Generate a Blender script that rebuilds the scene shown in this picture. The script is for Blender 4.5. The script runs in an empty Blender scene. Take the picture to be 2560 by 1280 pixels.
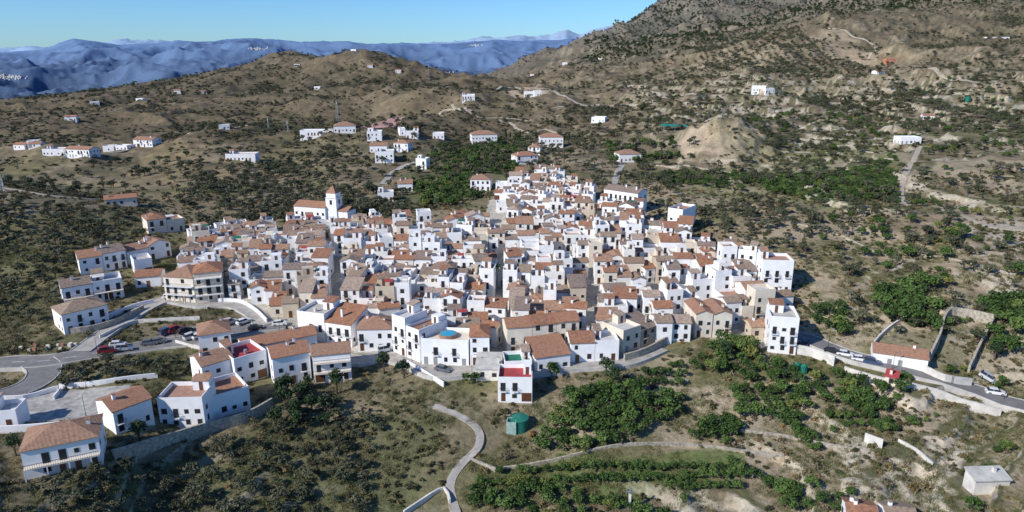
import bpy, math, random, time
import numpy as np
from mathutils import Vector
T0=time.time()
random.seed(7); rng=np.random.default_rng(11)
S=bpy.context.scene
# ---------------------------------------------------------------- camera rays through image pixels, used to place things on the terrain
PITCH=math.radians(16.4); F=1730.0; CZ=100.0
cp,sp=math.cos(PITCH),math.sin(PITCH)
def ray(u,v):
    x=(u-1280)/F; up=-(v-640)/F
    dy=cp+sp*up; dz=-sp+cp*up
    return x/dy, dz/dy
def smooth(a,b,x):
    t=np.clip((x-a)/(b-a),0,1); return t*t*(3-2*t)
# ---------------------------------------------------------------- noise
def vn(x,y,seed=0):
    xi=np.floor(x).astype(np.int64); yi=np.floor(y).astype(np.int64)
    fx=x-xi; fy=y-yi
    fx=fx*fx*fx*(fx*(fx*6-15)+10); fy=fy*fy*fy*(fy*(fy*6-15)+10)
    def h(a,b):
        n=((a*374761393+b*668265263+seed*974711)&0xffffffff)
        n=((n^(n>>13))*1274126177)&0xffffffff
        n=((n^(n>>15))*1103515245)&0xffffffff
        return (n^(n>>16))/4294967295.0
    return (h(xi,yi)*(1-fx)+h(xi+1,yi)*fx)*(1-fy)+(h(xi,yi+1)*(1-fx)+h(xi+1,yi+1)*fx)*fy
def fbm(x,y,o=4,seed=0):
    s=0;a=.5;t=0
    for i in range(o):
        s=s+a*vn(x,y,seed+i*17); t+=a; a*=.5
        x,y=(x*1.6-y*1.2)+3.1,(x*1.2+y*1.6)-1.7
    return s/t
def ridged(x,y,o=4,seed=0):
    s=0;a=.5;t=0
    for i in range(o):
        s=s+a*(1-np.abs(2*vn(x,y,seed+i*13)-1)); t+=a; a*=.5
        x,y=(x*1.6-y*1.2)+3.1,(x*1.2+y*1.6)-1.7
    return s/t
# ---------------------------------------------------------------- terrain knots
K=[(-100,1350,88),(100,1280,98),(400,1280,108),(700,1280,112),(1000,1280,114),(1300,1280,114),(1700,1280,112),(2100,1280,108),(2560,1280,102),(2700,1300,98),
(70,1190,108),(250,1165,112),(480,1110,127),(680,1020,142),(200,1010,137),(0,1010,137),(400,1040,132),(600,1200,118),(900,1150,127),(900,1000,147),(1100,1100,133),(1100,930,157),
(1300,1060,140),(1500,1150,127),(1700,1080,137),(2000,1150,126),(2000,1000,147),(2300,1100,130),(2300,1000,144),(1300,930,156),(1560,910,160),(1800,900,163),(2100,905,163),(2450,960,154),(2560,960,154),(2560,1050,138),
(650,860,173),(350,860,173),(0,930,157),(0,850,173),(-200,850,173),(1000,800,187),(1300,800,187),(1600,800,187),(1900,800,186),(700,700,217),(1000,700,217),(1300,700,217),(1650,700,215),(1950,720,205),
(400,700,214),(200,720,205),(0,740,200),(500,600,258),(800,600,255),(1100,600,253),(1500,600,250),(1850,600,240),(700,550,287),(1000,550,283),(1300,550,280),(1650,550,270),(1250,450,350),(1500,470,330),(1700,480,310),(1350,410,400),
(2100,800,183),(2400,800,180),(2650,800,176),(2150,650,222),(2500,650,215),(2000,550,262),(2400,550,255),(2700,550,250),(2000,480,310),(2300,480,300),(2560,480,290),(1800,400,390),(1800,325,425),(1780,300,500),(1690,380,420),(1930,390,410),
(2100,400,380),(2400,400,360),(2650,400,350),(2100,330,470),(2400,330,450),(2650,330,440),(2100,260,620),(2400,260,600),(2650,260,590),
(1600,340,480),(1600,280,650),(1600,230,850),(1600,180,1200),(1550,130,1700),(1520,80,2300),(1400,130,2200),(1300,152,2000),(1700,100,1700),(1690,5,2400),(1610,42,2350),(1900,100,1400),(1900,30,2000),(1900,-60,2600),(1850,200,800),(2100,200,780),(2100,120,1050),(2060,62,1150),(2200,150,950),(2400,150,850),(2400,60,1200),(2600,0,1500),(2300,0,1700),(2200,-60,2200),(2650,-80,2300),
(1100,500,320),(900,500,325),(650,500,330),(400,520,310),(0,485,290),(150,490,300),(330,520,300),(-200,490,290),(100,600,240),(300,600,250),(150,465,380),(0,440,430),(200,400,460),(100,375,490),
(400,450,390),(300,400,470),(500,420,420),(700,420,430),(600,370,480),(480,335,550),(750,320,560),(900,318,540),(1000,310,560),(900,400,430),(1100,400,430),(1100,440,380),(1200,345,530),(1380,350,510),(1300,300,620),
(600,300,720),(400,325,640),(200,305,740),(0,320,680),(420,298,760),(250,275,860),(400,272,880),(560,262,920),(100,260,1000),(-20,258,1050),(150,244,1080),(300,236,1080),(420,240,1040),(380,214,1200),(480,205,1230),(560,186,1320),(650,172,1350),(730,133,1450),(810,142,1420),(880,122,1350),(1000,152,1300),(1100,188,1250),(1200,230,900),(1000,215,950),(950,245,850),(800,225,1000),(850,170,1180),(650,225,1080),(1000,285,700),(800,280,750),(1350,230,950),(1400,180,1400),(1180,210,1000)]
KZ=[(-1.4,60,24),(-.7,60,20),(0,60,8),(.7,60,12),(1.4,60,24),(-1.3,120,30),(1.3,120,28),(-1.3,200,30),(1.3,200,40),(-1.3,300,42),(1.3,300,52),(-1.3,450,32),(1.3,500,75),(-1.3,800,34),(1.3,900,130),(-1.3,1300,0),(1.3,1500,220),(1.3,2500,420),
(-1.3,2400,-120),(-.9,1700,-70),(-.65,1900,-60),(-.45,2000,-40),(-.3,2100,-30),(-.15,2000,-40),(-.06,1900,-20),(-.8,2800,-150),(-.4,2800,-130),(-.1,2800,-110),(.03,2900,-30),(.2,3200,80),(.4,3200,380),(.7,3200,420),(1.1,3200,420),(-.05,1500,0),
(-.22,620,22)]
ka=[];kl=[];kw=[]
for u,v,Y in K:
    a,e=ray(u,v); ka.append(a); kl.append(math.log(Y)); kw.append((CZ+Y*e-25)/Y)
for a,Y,z in KZ: ka.append(a); kl.append(math.log(Y)); kw.append((z-25)/Y)
AS=1.6
kx=np.array(ka)*AS; ky=np.array(kl); kw=np.array(kw); C2=.07**2
def ph(dx,dy): return np.sqrt(dx*dx+dy*dy+C2)
n=len(kx)
M=np.zeros((n+3,n+3)); M[:n,:n]=ph(kx[:,None]-kx[None],ky[:,None]-ky[None])
M[:n,n]=1;M[:n,n+1]=kx;M[:n,n+2]=ky;M[n:,:n]=M[:n,n:].T
W=np.linalg.solve(M,np.concatenate([kw,[0,0,0]]))
NA,NL=1000,1200; A0,A1=-1.2,1.2; L0,L1=math.log(62),math.log(45000)
ag=np.linspace(A0,A1,NA)
t=np.linspace(0,1,NL); lg=L0+(L1-L0)*(0.62*t+0.38*t**2.4)
Ag,Lg=np.meshgrid(ag,lg,indexing='ij')
Yg=np.exp(Lg); Xg=Ag*Yg
Wg=np.zeros(Ag.shape,np.float32); axf=(Ag*AS).astype(np.float32); lf=np.minimum(Lg,math.log(3400)).astype(np.float32)
for i in range(n):
    dx=axf-np.float32(kx[i]); dy=lf-np.float32(ky[i])
    Wg+=np.float32(W[i])*np.sqrt(dx*dx+dy*dy+np.float32(C2))
Wg=Wg.astype(float)+W[n]+W[n+1]*axf+W[n+2]*lf
Zg=25+np.minimum(Yg,3400)*Wg
vill=1-smooth(.85,1.15,((Xg+4)/118)**2+((Yg-235)/120)**2)
open_=1-vill
open_=open_*(1-.8*(1-smooth(0,1,((Xg+110)/40)**2+((Yg-165)/45)**2)))
midL=1-smooth(.0,.15,Ag)
farL=smooth(-.12,-.3,Ag)
Zsm=Zg.copy()
Zg=Zg+(fbm(Xg/260,Yg/260,3,5)-.5)*(smooth(380,900,Yg)*14+smooth(1300,2500,Yg)*50*(1-midL))
big=ridged(Xg/210+.07*np.sin(Yg/90),Yg/210,2,19)
Zg+=(big-.6)*smooth(480,800,Yg)*(34-14*smooth(1100,1350,Yg)+30*smooth(1500,2300,Yg)*(1-midL))*(1-.6*farL)
rg=ridged(Xg/95,Yg/95,3,9)
Zg+=(rg-.62)*smooth(330,700,Yg)*(22+12*smooth(1300,2200,Yg))*(1-.2*farL)
Zg=Zsm+(Zg-Zsm)*(1-.7*smooth(-.38,-.46,Ag)*smooth(900,1050,Yg)*smooth(1900,1500,Yg))
rg2=ridged(Xg/38,Yg/38,3,29)
Zg+=(rg2-.6)*(smooth(300,560,Yg)*6+smooth(700,1500,Yg)*5)
Zg+=(fbm(Xg/16,Yg/16,3,41)-.5)*(1.5*open_+smooth(250,500,Yg)*1.5)
Zg+=(fbm(Xg/3.5,Yg/3.5,3,51)-.5)*.4*open_
kn=np.exp(-(((Xg-128)/34)**2+((Yg-425)/32)**2)); Zg+=kn*((ridged(Xg/15,Yg/15,4,71)-.5)*13+2)
rk=smooth(.55,.66,fbm(Xg/24,Yg/24,3,73))*smooth(55,90,Xg)*smooth(170,190,Yg)*smooth(900,600,Yg); Zg+=rk*(ridged(Xg/7,Yg/7,3,75)-.5)*2.4
tm=smooth(-.04,.06,Ag)*smooth(165,152,Yg)*1.0
rt=smooth(45,75,Xg-.12*(Yg-200))*smooth(165,185,Yg)*smooth(1000,600,Yg)
tm=np.maximum(tm,rt*.98*smooth(.22,.32,fbm(Xg/60,Yg/60,2,77)))
tm=np.maximum(tm,.5*smooth(150,140,Yg)*open_)
wob=(fbm(Xg/40,Yg/40,2,66)-.5)*2.5
stp=1.9+smooth(165,260,Yg)*.9+smooth(280,700,Yg)*2.8
qz=(Zg+wob)/stp; fz_=np.floor(qz); PH=qz-fz_
Zt=stp*(fz_+.06*PH+.94*smooth(.82,.98,PH))-wob
tm=tm*open_*(1-np.clip(kn*1.6,0,1))
Zg=Zg*(1-tm)+Zt*tm
# far land
def lerp(u,t): return np.interp(u,[p[0] for p in t],[p[1] for p in t])
sk1=[(-600,150),(-200,135),(0,132),(100,126),(150,108),(190,98),(240,103),(300,114),(390,110),(450,101),(540,104),(590,99),(640,97),(700,102),(750,106),(850,105),(930,112),(1000,109),(1100,112),(1160,107),(1230,100),(1300,104),(1400,100),(1500,96),(1700,90),(3500,90)]
sk2=[(-600,118),(-100,120),(0,124),(80,116),(150,125),(270,108),(300,100),(400,103),(450,115),(900,125),(1120,106),(1200,97),(1240,96),(1270,88),(1310,87),(1340,95),(1375,92),(1395,80),(1415,74),(1435,84),(1450,90),(1475,78),(1510,70),(1560,64),(1700,60),(3500,80)]
ug=1280+Ag*F*1.045
def evec(v):
    up=-(v-640)/F; return (-sp+cp*up)/(cp+sp*up)
z1=CZ+9000*evec(lerp(ug,sk1)); z2=CZ+23000*evec(lerp(ug,sk2))
rn=ridged(Xg/1700,Yg/1700,5,3); rn2=ridged(Xg/520,Yg/520,4,33)
base=-330+290*smooth(.35,.95,rn)+120*(rn2-.3)
s1=smooth(5600,9000,Yg)*smooth(14500,9600,Yg)
far=base*(1-s1)+(z1+(1-s1)*200*(rn-.45))*s1+s1*(1-s1)*4*120*(rn2-.6)
far+=s1*(rn2-.65)*50
s2=smooth(15000,23000,Yg)*smooth(31000,23500,Yg)
far=np.maximum(far,-260*(1-s2)+(z2+(rn-.6)*200+(rn2-.6)*120)*s2)
bf=smooth(2700,4200,Yg)
Zg=Zg*(1-bf)+far*bf
print('terrain',time.time()-T0)
def H(x,y):
    x=np.asarray(x,float); y=np.asarray(y,float)
    a=(x/y-A0)/(A1-A0)*(NA-1); a=np.clip(a,0,NA-1.001)
    l=np.interp(np.log(y),lg,np.arange(NL)); l=np.clip(l,0,NL-1.001)
    i=a.astype(int); j=l.astype(int); fa=a-i; fl=l-j
    return (Zg[i,j]*(1-fa)+Zg[i+1,j]*fa)*(1-fl)+(Zg[i,j+1]*(1-fa)+Zg[i+1,j+1]*fa)*fl
def G(arr,x,y):
    a=np.clip((x/y-A0)/(A1-A0)*(NA-1),0,NA-1).astype(int); l=np.interp(np.log(y),lg,np.arange(NL)).astype(int)
    return arr[a,l]
YS=np.geomspace(75,16000,1500)
def P(u,v):  # image pixel projected along its camera ray to the first terrain hit
    a,e=ray(u,v); h=H(a*YS,YS)-(CZ+YS*e)
    k=np.nonzero(h>0)[0]
    if len(k)==0: return None
    k=k[0]
    if k==0: Y=YS[0]
    else:
        f=-h[k-1]/(h[k]-h[k-1]); Y=YS[k-1]+(YS[k]-YS[k-1])*f
    return (a*Y,Y)
def PP(lst): return [p for p in (P(*q) for q in lst) if p]
def inside(X,Y,poly):
    c=np.zeros(X.shape,bool); m=len(poly)
    for i in range(m):
        x1,y1=poly[i];x2,y2=poly[(i+1)%m]
        if y1==y2: continue
        k=((y1>Y)!=(y2>Y)); c^= k&(X<(x2-x1)*(Y-y1)/(y2-y1)+x1)
    return c
# ---------------------------------------------------------------- materials
def newmat(name):
    m=bpy.data.materials.new(name); m.use_nodes=True; nt=m.node_tree
    b=nt.nodes['Principled BSDF']; return m,nt,b
def N(nt,t,**kw):
    n=nt.nodes.new(t)
    for k,v in kw.items(): setattr(n,k,v)
    return n
def ramp(nt,fac,cols):
    r=N(nt,'ShaderNodeValToRGB'); cr=r.color_ramp
    while len(cr.elements)<len(cols): cr.elements.new(.5)
    for el,(p,c) in zip(cr.elements,cols): el.position=p; el.color=(*c,1)
    nt.links.new(fac,r.inputs[0]); return r.outputs[0]
def mul(nt,a,b,fac=1,mode='MULTIPLY'):
    m=N(nt,'ShaderNodeMix',data_type='RGBA',blend_type=mode); m.inputs[0].default_value=fac
    nt.links.new(a,m.inputs[6]); nt.links.new(b,m.inputs[7]); return m.outputs[2]
def pos(nt): return N(nt,'ShaderNodeNewGeometry').outputs['Position']
def noise(nt,vec,scale,det=4,rough=.6):
    n=N(nt,'ShaderNodeTexNoise'); n.inputs['Scale'].default_value=scale; n.inputs['Detail'].default_value=det; n.inputs['Roughness'].default_value=rough
    nt.links.new(vec,n.inputs['Vector']); return n.outputs[0]
def simple(name,col,rough=.8,var=.25,scale=1.5,metal=0,bump=0):
    m,nt,b=newmat(name); p=pos(nt); nf=noise(nt,p,scale)
    c=tuple(min(1,x*(1+var)) for x in col); d=tuple(x*(1-var) for x in col)
    nt.links.new(ramp(nt,nf,[(.3,d),(.7,c)]),b.inputs['Base Color'])
    b.inputs['Roughness'].default_value=rough; b.inputs['Metallic'].default_value=metal
    b.inputs['Specular IOR Level'].default_value=.25
    if bump:
        bm=N(nt,'ShaderNodeBump'); bm.inputs['Distance'].default_value=bump; nt.links.new(noise(nt,p,scale*3),bm.inputs['Height']); nt.links.new(bm.outputs[0],b.inputs['Normal'])
    return m
def randmat(name,cols,rough=.85,dirt=.2,dscale=.8,interp='LINEAR',spec=.2):
    m,nt,b=newmat(name); oi=N(nt,'ShaderNodeObjectInfo')
    c=ramp(nt,oi.outputs['Random'],cols)
    nt.nodes[-1].color_ramp.interpolation=interp
    p=pos(nt); nf=noise(nt,p,dscale,6,.65)
    g=ramp(nt,nf,[(.3,(1-dirt,)*3),(.6,(1,1,1))])
    c=mul(nt,c,g)
    nt.links.new(c,b.inputs['Base Color']); b.inputs['Roughness'].default_value=rough; b.inputs['Specular IOR Level'].default_value=spec
    return m
M_white=randmat('whitewash',[(0,(.84,.83,.81)),(.62,(.85,.84,.83)),(.76,(.80,.77,.71)),(.87,(.74,.65,.52)),(.95,(.58,.48,.36))],.9,.18,.5,'CONSTANT')
M_purewhite=randmat('white_render_wall',[(0,(.84,.83,.82)),(1,(.87,.86,.85))],.9,.12,.5)
M_cream=randmat('cream_render_wall',[(0,(.72,.63,.50)),(1,(.77,.70,.59))],.9,.18,.5)
M_stone=simple('stone_wall',(.38,.34,.27),.95,.45,1.8,bump=.08)
M_concrete=simple('concrete',(.46,.44,.40),.95,.2,.6)
M_palewall=simple('pale_render',(.62,.59,.53),.95,.2,.5)
M_roof=randmat('terracotta_tiles',[(0,(.40,.20,.12)),(.18,(.36,.24,.17)),(.35,(.47,.28,.18)),(.5,(.38,.28,.20)),(.65,(.50,.37,.28)),(.78,(.32,.24,.19)),(.88,(.43,.21,.12))],.9,.5,1.4,'CONSTANT')
M_roofor=randmat('orange_tiles',[(0,(.45,.22,.13)),(1,(.40,.24,.16))],.9,.4,1.6)
for mm in (M_roof,M_roofor):
    nt=mm.node_tree; b=nt.nodes['Principled BSDF']; tc=N(nt,'ShaderNodeTexCoord'); w=N(nt,'ShaderNodeTexWave'); w.inputs['Scale'].default_value=1.6; w.inputs['Distortion'].default_value=.6
    nt.links.new(tc.outputs['Object'],w.inputs['Vector']); bm=N(nt,'ShaderNodeBump'); bm.inputs['Distance'].default_value=.08; bm.inputs['Strength'].default_value=.7
    nt.links.new(w.outputs['Fac'],bm.inputs['Height']); nt.links.new(bm.outputs[0],b.inputs['Normal'])
M_terr=randmat('terrace_floor',[(0,(.50,.47,.42)),(.3,(.42,.25,.18)),(.55,(.60,.58,.55)),(.82,(.40,.36,.31)),(.92,(.38,.17,.12))],.9,.3,1,'CONSTANT')
M_red=simple('red_floor',(.36,.06,.06),.8,.2,1); M_green=simple('green_awning',(.02,.15,.10),.7,.2,1)
M_glass=simple('window_glass',(.03,.035,.04),.15,.3,2); M_frame=simple('brown_frame',(.12,.06,.035),.7,.3,2)
M_door=randmat('door_paint',[(0,(.12,.05,.025)),(.5,(.2,.1,.05)),(.8,(.3,.3,.3))],.6,.2,1,'CONSTANT')
M_iron=simple('iron_railing',(.04,.04,.04),.6,.2,2)
M_asph=simple('asphalt',(.20,.19,.18),.95,.2,.4); M_conc_road=simple('concrete_road',(.38,.35,.31),.95,.25,.5); M_dirt=simple('dirt_track',(.40,.34,.26),.95,.25,.5)
M_paint=simple('road_paint',(.75,.75,.72),.8,.1,2); M_pave=simple('plaza_cobbles',(.38,.36,.32),.95,.35,.7)
M_tank=simple('green_tank_paint',(.02,.17,.12),.5,.15,.6); M_water=simple('pool_water',(.05,.35,.5),.1,.1,1)
M_steel=simple('galvanised_steel',(.42,.43,.44),.5,.15,1,.6); M_court=simple('sports_court',(.42,.25,.22),.9,.15,.1)
M_tyre=simple('tyre',(.02,.02,.02),.8,.2,3); M_teal=simple('teal_shade_net',(.02,.22,.18),.8,.2,1); M_bark=simple('bark',(.10,.075,.05),.95,.3,3)
def leafmat(name,cols):
    m,nt,b=newmat(name); oi=N(nt,'ShaderNodeObjectInfo'); c=ramp(nt,oi.outputs['Random'],cols)
    nf=noise(nt,pos(nt),.9,3); g=ramp(nt,nf,[(.3,(.6,.6,.6)),(.7,(1.25,1.25,1.2))]); c=mul(nt,c,g)
    nt.links.new(c,b.inputs['Base Color']); b.inputs['Roughness'].default_value=.7; b.inputs['Specular IOR Level'].default_value=.25
    return m
L_orange=leafmat('citrus_leaves',[(0,(.035,.07,.015)),(.6,(.065,.115,.026)),(.9,(.10,.16,.04)),(1,(.18,.18,.045))])
L_olive=leafmat('olive_leaves',[(0,(.055,.062,.034)),(.6,(.085,.093,.052)),(1,(.14,.14,.085))])
L_scrub=leafmat('scrub_leaves',[(0,(.05,.053,.025)),(.4,(.085,.085,.038)),(.7,(.13,.115,.053)),(.9,(.18,.135,.06)),(1,(.07,.095,.03))])
L_pine=leafmat('pine_needles',[(0,(.025,.05,.018)),(1,(.05,.08,.03))])
L_dry=leafmat('dry_twigs',[(0,(.16,.13,.08)),(.5,(.2,.17,.11)),(.9,(.24,.17,.07)),(1,(.25,.12,.03))])
L_grass=leafmat('grass_blades',[(0,(.10,.13,.045)),(.5,(.17,.165,.07)),(1,(.25,.22,.12))])
# ---------------------------------------------------------------- mesh builder
class MB:
    def __init__(s): s.v=[];s.f=[];s.m=[];s.mats=[]
    def mi(s,mat):
        if mat not in s.mats: s.mats.append(mat)
        return s.mats.index(mat)
    def add(s,vs,fs,mat):
        o=len(s.v); s.v+=vs; k=s.mi(mat)
        for f in fs: s.f.append(tuple(o+i for i in f)); s.m.append(k)
    def box(s,x0,x1,y0,y1,z0,z1,mat):
        s.add([(x0,y0,z0),(x1,y0,z0),(x1,y1,z0),(x0,y1,z0),(x0,y0,z1),(x1,y0,z1),(x1,y1,z1),(x0,y1,z1)],
              [(0,3,2,1),(4,5,6,7),(0,1,5,4),(1,2,6,5),(2,3,7,6),(3,0,4,7)],mat)
    def slab(s,pts,th,mat):
        n=len(pts); vs=list(pts)+[(p[0],p[1],p[2]-th) for p in pts]
        fs=[tuple(range(n)),tuple(reversed(range(n,2*n)))]+[(i,i+n,(i+1)%n+n,(i+1)%n) for i in range(n)]
        s.add(vs,fs,mat)
    def cyl(s,x,y,z0,z1,r0,r1,mat,n=12,cap=True):
        vs=[];fs=[]
        for k,(z,r) in enumerate(((z0,r0),(z1,r1))):
            for i in range(n):
                a=2*math.pi*i/n; vs.append((x+r*math.cos(a),y+r*math.sin(a),z))
        for i in range(n): fs.append((i,(i+1)%n,n+(i+1)%n,n+i))
        if cap: fs.append(tuple(range(n,2*n)))
        s.add(vs,fs,mat)
    def tube(s,p,q,r0,r1,mat,n=5):
        p=Vector(p);q=Vector(q);d=(q-p).normalized(); a=d.orthogonal().normalized(); b=d.cross(a); vs=[]
        for c,r in((p,r0),(q,r1)):
            for i in range(n):
                t=2*math.pi*i/n; vs.append(tuple(c+a*r*math.cos(t)+b*r*math.sin(t)))
        s.add(vs,[(i,(i+1)%n,n+(i+1)%n,n+i) for i in range(n)]+[tuple(range(n,2*n))],mat)
    def mesh(s,name):
        me=bpy.data.meshes.new(name); me.from_pydata(s.v,[],s.f)
        for m in s.mats: me.materials.append(m)
        me.polygons.foreach_set('material_index',s.m); me.update(); return me
    def obj(s,name,loc=(0,0,0),rz=0,parent=None,coll=None):
        if not s.f: return None
        o=bpy.data.objects.new(name,s.mesh(name)); (coll or S.collection).objects.link(o)
        o.location=loc; o.rotation_euler=(0,0,rz)
        if parent: o.parent=parent
        return o
# ---------------------------------------------------------------- occupancy
OX0,OY0,OW,OH=-300,60,600,900
occ=np.zeros((OW,OH),bool)
def mark_rect(x,y,ang,w,d,mg=1.0):
    c,s_=math.cos(ang),math.sin(ang); R=int(math.hypot(w/2,d)+mg+3)
    xs,ys=np.meshgrid(np.arange(int(x)-R,int(x)+R+1),np.arange(int(y)-R,int(y)+R+1),indexing='ij')
    lx=(xs-x)*c+(ys-y)*s_; ly=-(xs-x)*s_+(ys-y)*c
    k=(abs(lx)<w/2+mg)&(ly>-mg)&(ly<d+mg)
    xi=xs[k]-OX0; yi=ys[k]-OY0; ok=(xi>=0)&(xi<OW)&(yi>=0)&(yi<OH); occ[xi[ok],yi[ok]]=True
def is_occ(x,y):
    xi=np.round(np.asarray(x)-OX0).astype(int); yi=np.round(np.asarray(y)-OY0).astype(int)
    ok=(xi>=0)&(xi<OW)&(yi>=0)&(yi<OH); r=np.zeros(ok.shape,bool)
    r[ok]=occ[xi[ok],yi[ok]]; return r
# ---------------------------------------------------------------- houses
SH=2.62
def house(name,x,y,ang,w,d,st,roof='gable',wall=None,rm=None,detail=2,balc=.25,z=None,rnd=None,mark=True,tiles_on_terrace=None,awn=True):
    R=rnd or random
    wall=wall or M_white; rm=rm or M_roof
    c,s_=math.cos(ang),math.sin(ang)
    cx=[x+c*a-s_*b for a,b in((-w/2,0),(w/2,0),(w/2,d),(-w/2,d))]; cy=[y+s_*a+c*b for a,b in((-w/2,0),(w/2,0),(w/2,d),(-w/2,d))]
    hs=H(np.array(cx),np.array(cy))
    if z is None: z=float(hs[:2].mean()*.7+hs.mean()*.3)
    h=st*SH+.3
    e=bpy.data.objects.new(name,None); S.collection.objects.link(e); e.location=(x,y,z); e.rotation_euler=(0,0,ang); e.empty_display_size=1
    W_=MB(); Rf=MB(); O=MB(); D=MB()
    W_.box(-w/2,w/2,0,d,-5,h,wall)
    ov=.25; X0,X1=-w/2-ov,w/2+ov
    if roof=='gable':
        r=d*.5*.36; m=d/2; k=ov*.36
        W_.add([(-w/2,0,h),(-w/2,d,h),(-w/2,m,h+r)],[(0,2,1)],wall); W_.add([(w/2,0,h),(w/2,d,h),(w/2,m,h+r)],[(0,1,2)],wall)
        t=.22
        Rf.slab([(X0,-ov,h-k+t),(X1,-ov,h-k+t),(X1,m,h+r+t),(X0,m,h+r+t)],.2,rm)
        Rf.slab([(X0,m,h+r+t),(X1,m,h+r+t),(X1,d+ov,h-k+t),(X0,d+ov,h-k+t)],.2,rm)
        top=h+r
    elif roof=='gabley':
        r=w*.5*.38; k=ov*.38;t=.22
        W_.add([(-w/2,0,h),(w/2,0,h),(0,0,h+r)],[(0,1,2)],wall); W_.add([(-w/2,d,h),(w/2,d,h),(0,d,h+r)],[(0,2,1)],wall)
        Rf.slab([(X0,-ov,h-k+t),(0,-ov,h+r+t),(0,d+ov,h+r+t),(X0,d+ov,h-k+t)],.2,rm)
        Rf.slab([(0,-ov,h+r+t),(X1,-ov,h-k+t),(X1,d+ov,h-k+t),(0,d+ov,h+r+t)],.2,rm)
        top=h+r
    elif roof=='shed':
        r=d*.25; t=.22
        W_.add([(-w/2,0,h),(-w/2,d,h),(-w/2,d,h+r),(w/2,0,h),(w/2,d,h),(w/2,d,h+r)],[(0,2,1),(3,4,5),(1,2,5,4)],wall)
        Rf.slab([(X0,-ov,h-ov*.25+t),(X1,-ov,h-ov*.25+t),(X1,d+ov,h+r+ov*.25+t),(X0,d+ov,h+r+ov*.25+t)],.2,rm); top=h+r
    elif roof=='hip':
        m=min(w,d)/2; r=m*.42; k=ov*.42;t=.22; zt=h+r+t; zb=h-k+t
        if w>=d: a,b=(-w/2+m,m),(w/2-m,m)
        else: a,b=(0,m),(0,d-m)
        a=(a[0],a[1],zt); b=(b[0],b[1],zt); c0=(X0,-ov,zb);c1=(X1,-ov,zb);c2=(X1,d+ov,zb);c3=(X0,d+ov,zb)
        if w>=d:
            for q in ([c0,c1,b,a],[c2,c3,a,b],[c1,c2,b],[c3,c0,a]): Rf.slab(q,.15,rm)
        else:
            for q in ([c0,c1,a],[c2,c3,b],[c1,c2,b,a],[c3,c0,a,b]): Rf.slab(q,.15,rm)
        top=h+r*.5
    else:
        pt=.95; g=.18
        W_.box(-w/2,w/2,0,g,h,h+pt,wall); W_.box(-w/2,w/2,d-g,d,h,h+pt,wall)
        W_.box(-w/2,-w/2+g,g,d-g,h,h+pt,wall); W_.box(w/2-g,w/2,g,d-g,h,h+pt,wall)
        fm=tiles_on_terrace or M_terr
        Rf.box(-w/2+g+.003,w/2-g-.003,g+.003,d-g-.003,h-.05,h+.03,fm); top=h+.03
        if detail>=1 and R.random()<.75 and w>3.4 and d>4:
            sx=R.choice([-1,1]); bw=R.uniform(1.8,min(3.8,w*.65)); bd=R.uniform(2,min(3.8,d*.65)); xx=sx*(w/2-bw/2-.25)
            y1=d-.25
            W_.box(xx-bw/2,xx+bw/2,y1-bd,y1,h+.03,h+2.3,wall)
            if R.random()<.65: Rf.slab([(xx-bw/2-.15,y1-bd-.2,h+2.35),(xx+bw/2+.15,y1-bd-.2,h+2.35),(xx+bw/2+.15,y1+.1,h+2.9),(xx-bw/2-.15,y1+.1,h+2.9)],.12,rm)
            D.box(xx-.4,xx+.4,y1-bd-.05,y1-bd+.01,h+.05,h+2,M_frame)
        if detail>=1 and awn and R.random()<.14:
            mt=R.choice([M_green,M_red,M_palewall,M_cream,M_palewall]); aw=min(3.2,w*.45); xx=R.choice([-1,1])*(w/2-aw/2-.3); ad=min(2.6,d*.4)
            Rf.slab([(xx-aw/2,.3,h+2.1),(xx+aw/2,.3,h+2.1),(xx+aw/2,.3+ad,h+2.4),(xx-aw/2,.3+ad,h+2.4)],.06,mt)
            for ax in(-aw/2+.1,aw/2-.1): O.box(xx+ax-.05,xx+ax+.05,.4,.5,h+.03,h+2.1,M_iron)
        if detail>=1 and R.random()<.35:
            xx=R.uniform(-w/4,w/4); D.cyl(xx,d*.35,h+.03,h+1.1,.45,.45,R.choice([M_palewall,M_steel,M_palewall]),10)
    if detail>=1 and roof!='flat':
        for _ in range(R.choice([0,1,1,2])):
            xx=R.uniform(-w*.4,w*.4); yy=R.uniform(d*.3,d*.75); b=h+.1
            D.box(xx-.28,xx+.28,yy-.28,yy+.28,b,top+.9,wall); D.slab([(xx-.38,yy-.38,top+1.05),(xx+.38,yy-.38,top+1.05),(xx+.38,yy+.38,top+1.05),(xx-.38,yy+.38,top+1.05)],.15,rm)
    def opening(p0,dr,nr,L,z0,wd,ht,mat,frame=True):
        a=wd/2+(.1 if frame else 0)
        def bx(B,hw,za,zb,t,mt):
            q=[]
            for zz in(za,zb):
                for (l,tt) in((-hw,-.02),(hw,-.02),(hw,t),(-hw,t)):
                    q.append((p0[0]+dr[0]*(L+l)+nr[0]*tt,p0[1]+dr[1]*(L+l)+nr[1]*tt,zz))
            B.add(q,[(0,3,2,1),(4,5,6,7),(0,1,5,4),(1,2,6,5),(2,3,7,6),(3,0,4,7)],mt)
        if frame: bx(O,a,z0-.1,z0+ht+.1,.03,M_frame if R.random()<.6 else M_palewall)
        bx(O,wd/2,z0,z0+ht,.05,mat)
    nst=max(1,int(round(st)))
    sides=[((-w/2,0),(1,0),(0,-1),w,1),((w/2,0),(0,1),(1,0),d,0),((-w/2,d),(0,-1),(-1,0),d,0),((w/2,d),(-1,0),(0,1),w,0)]
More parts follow.
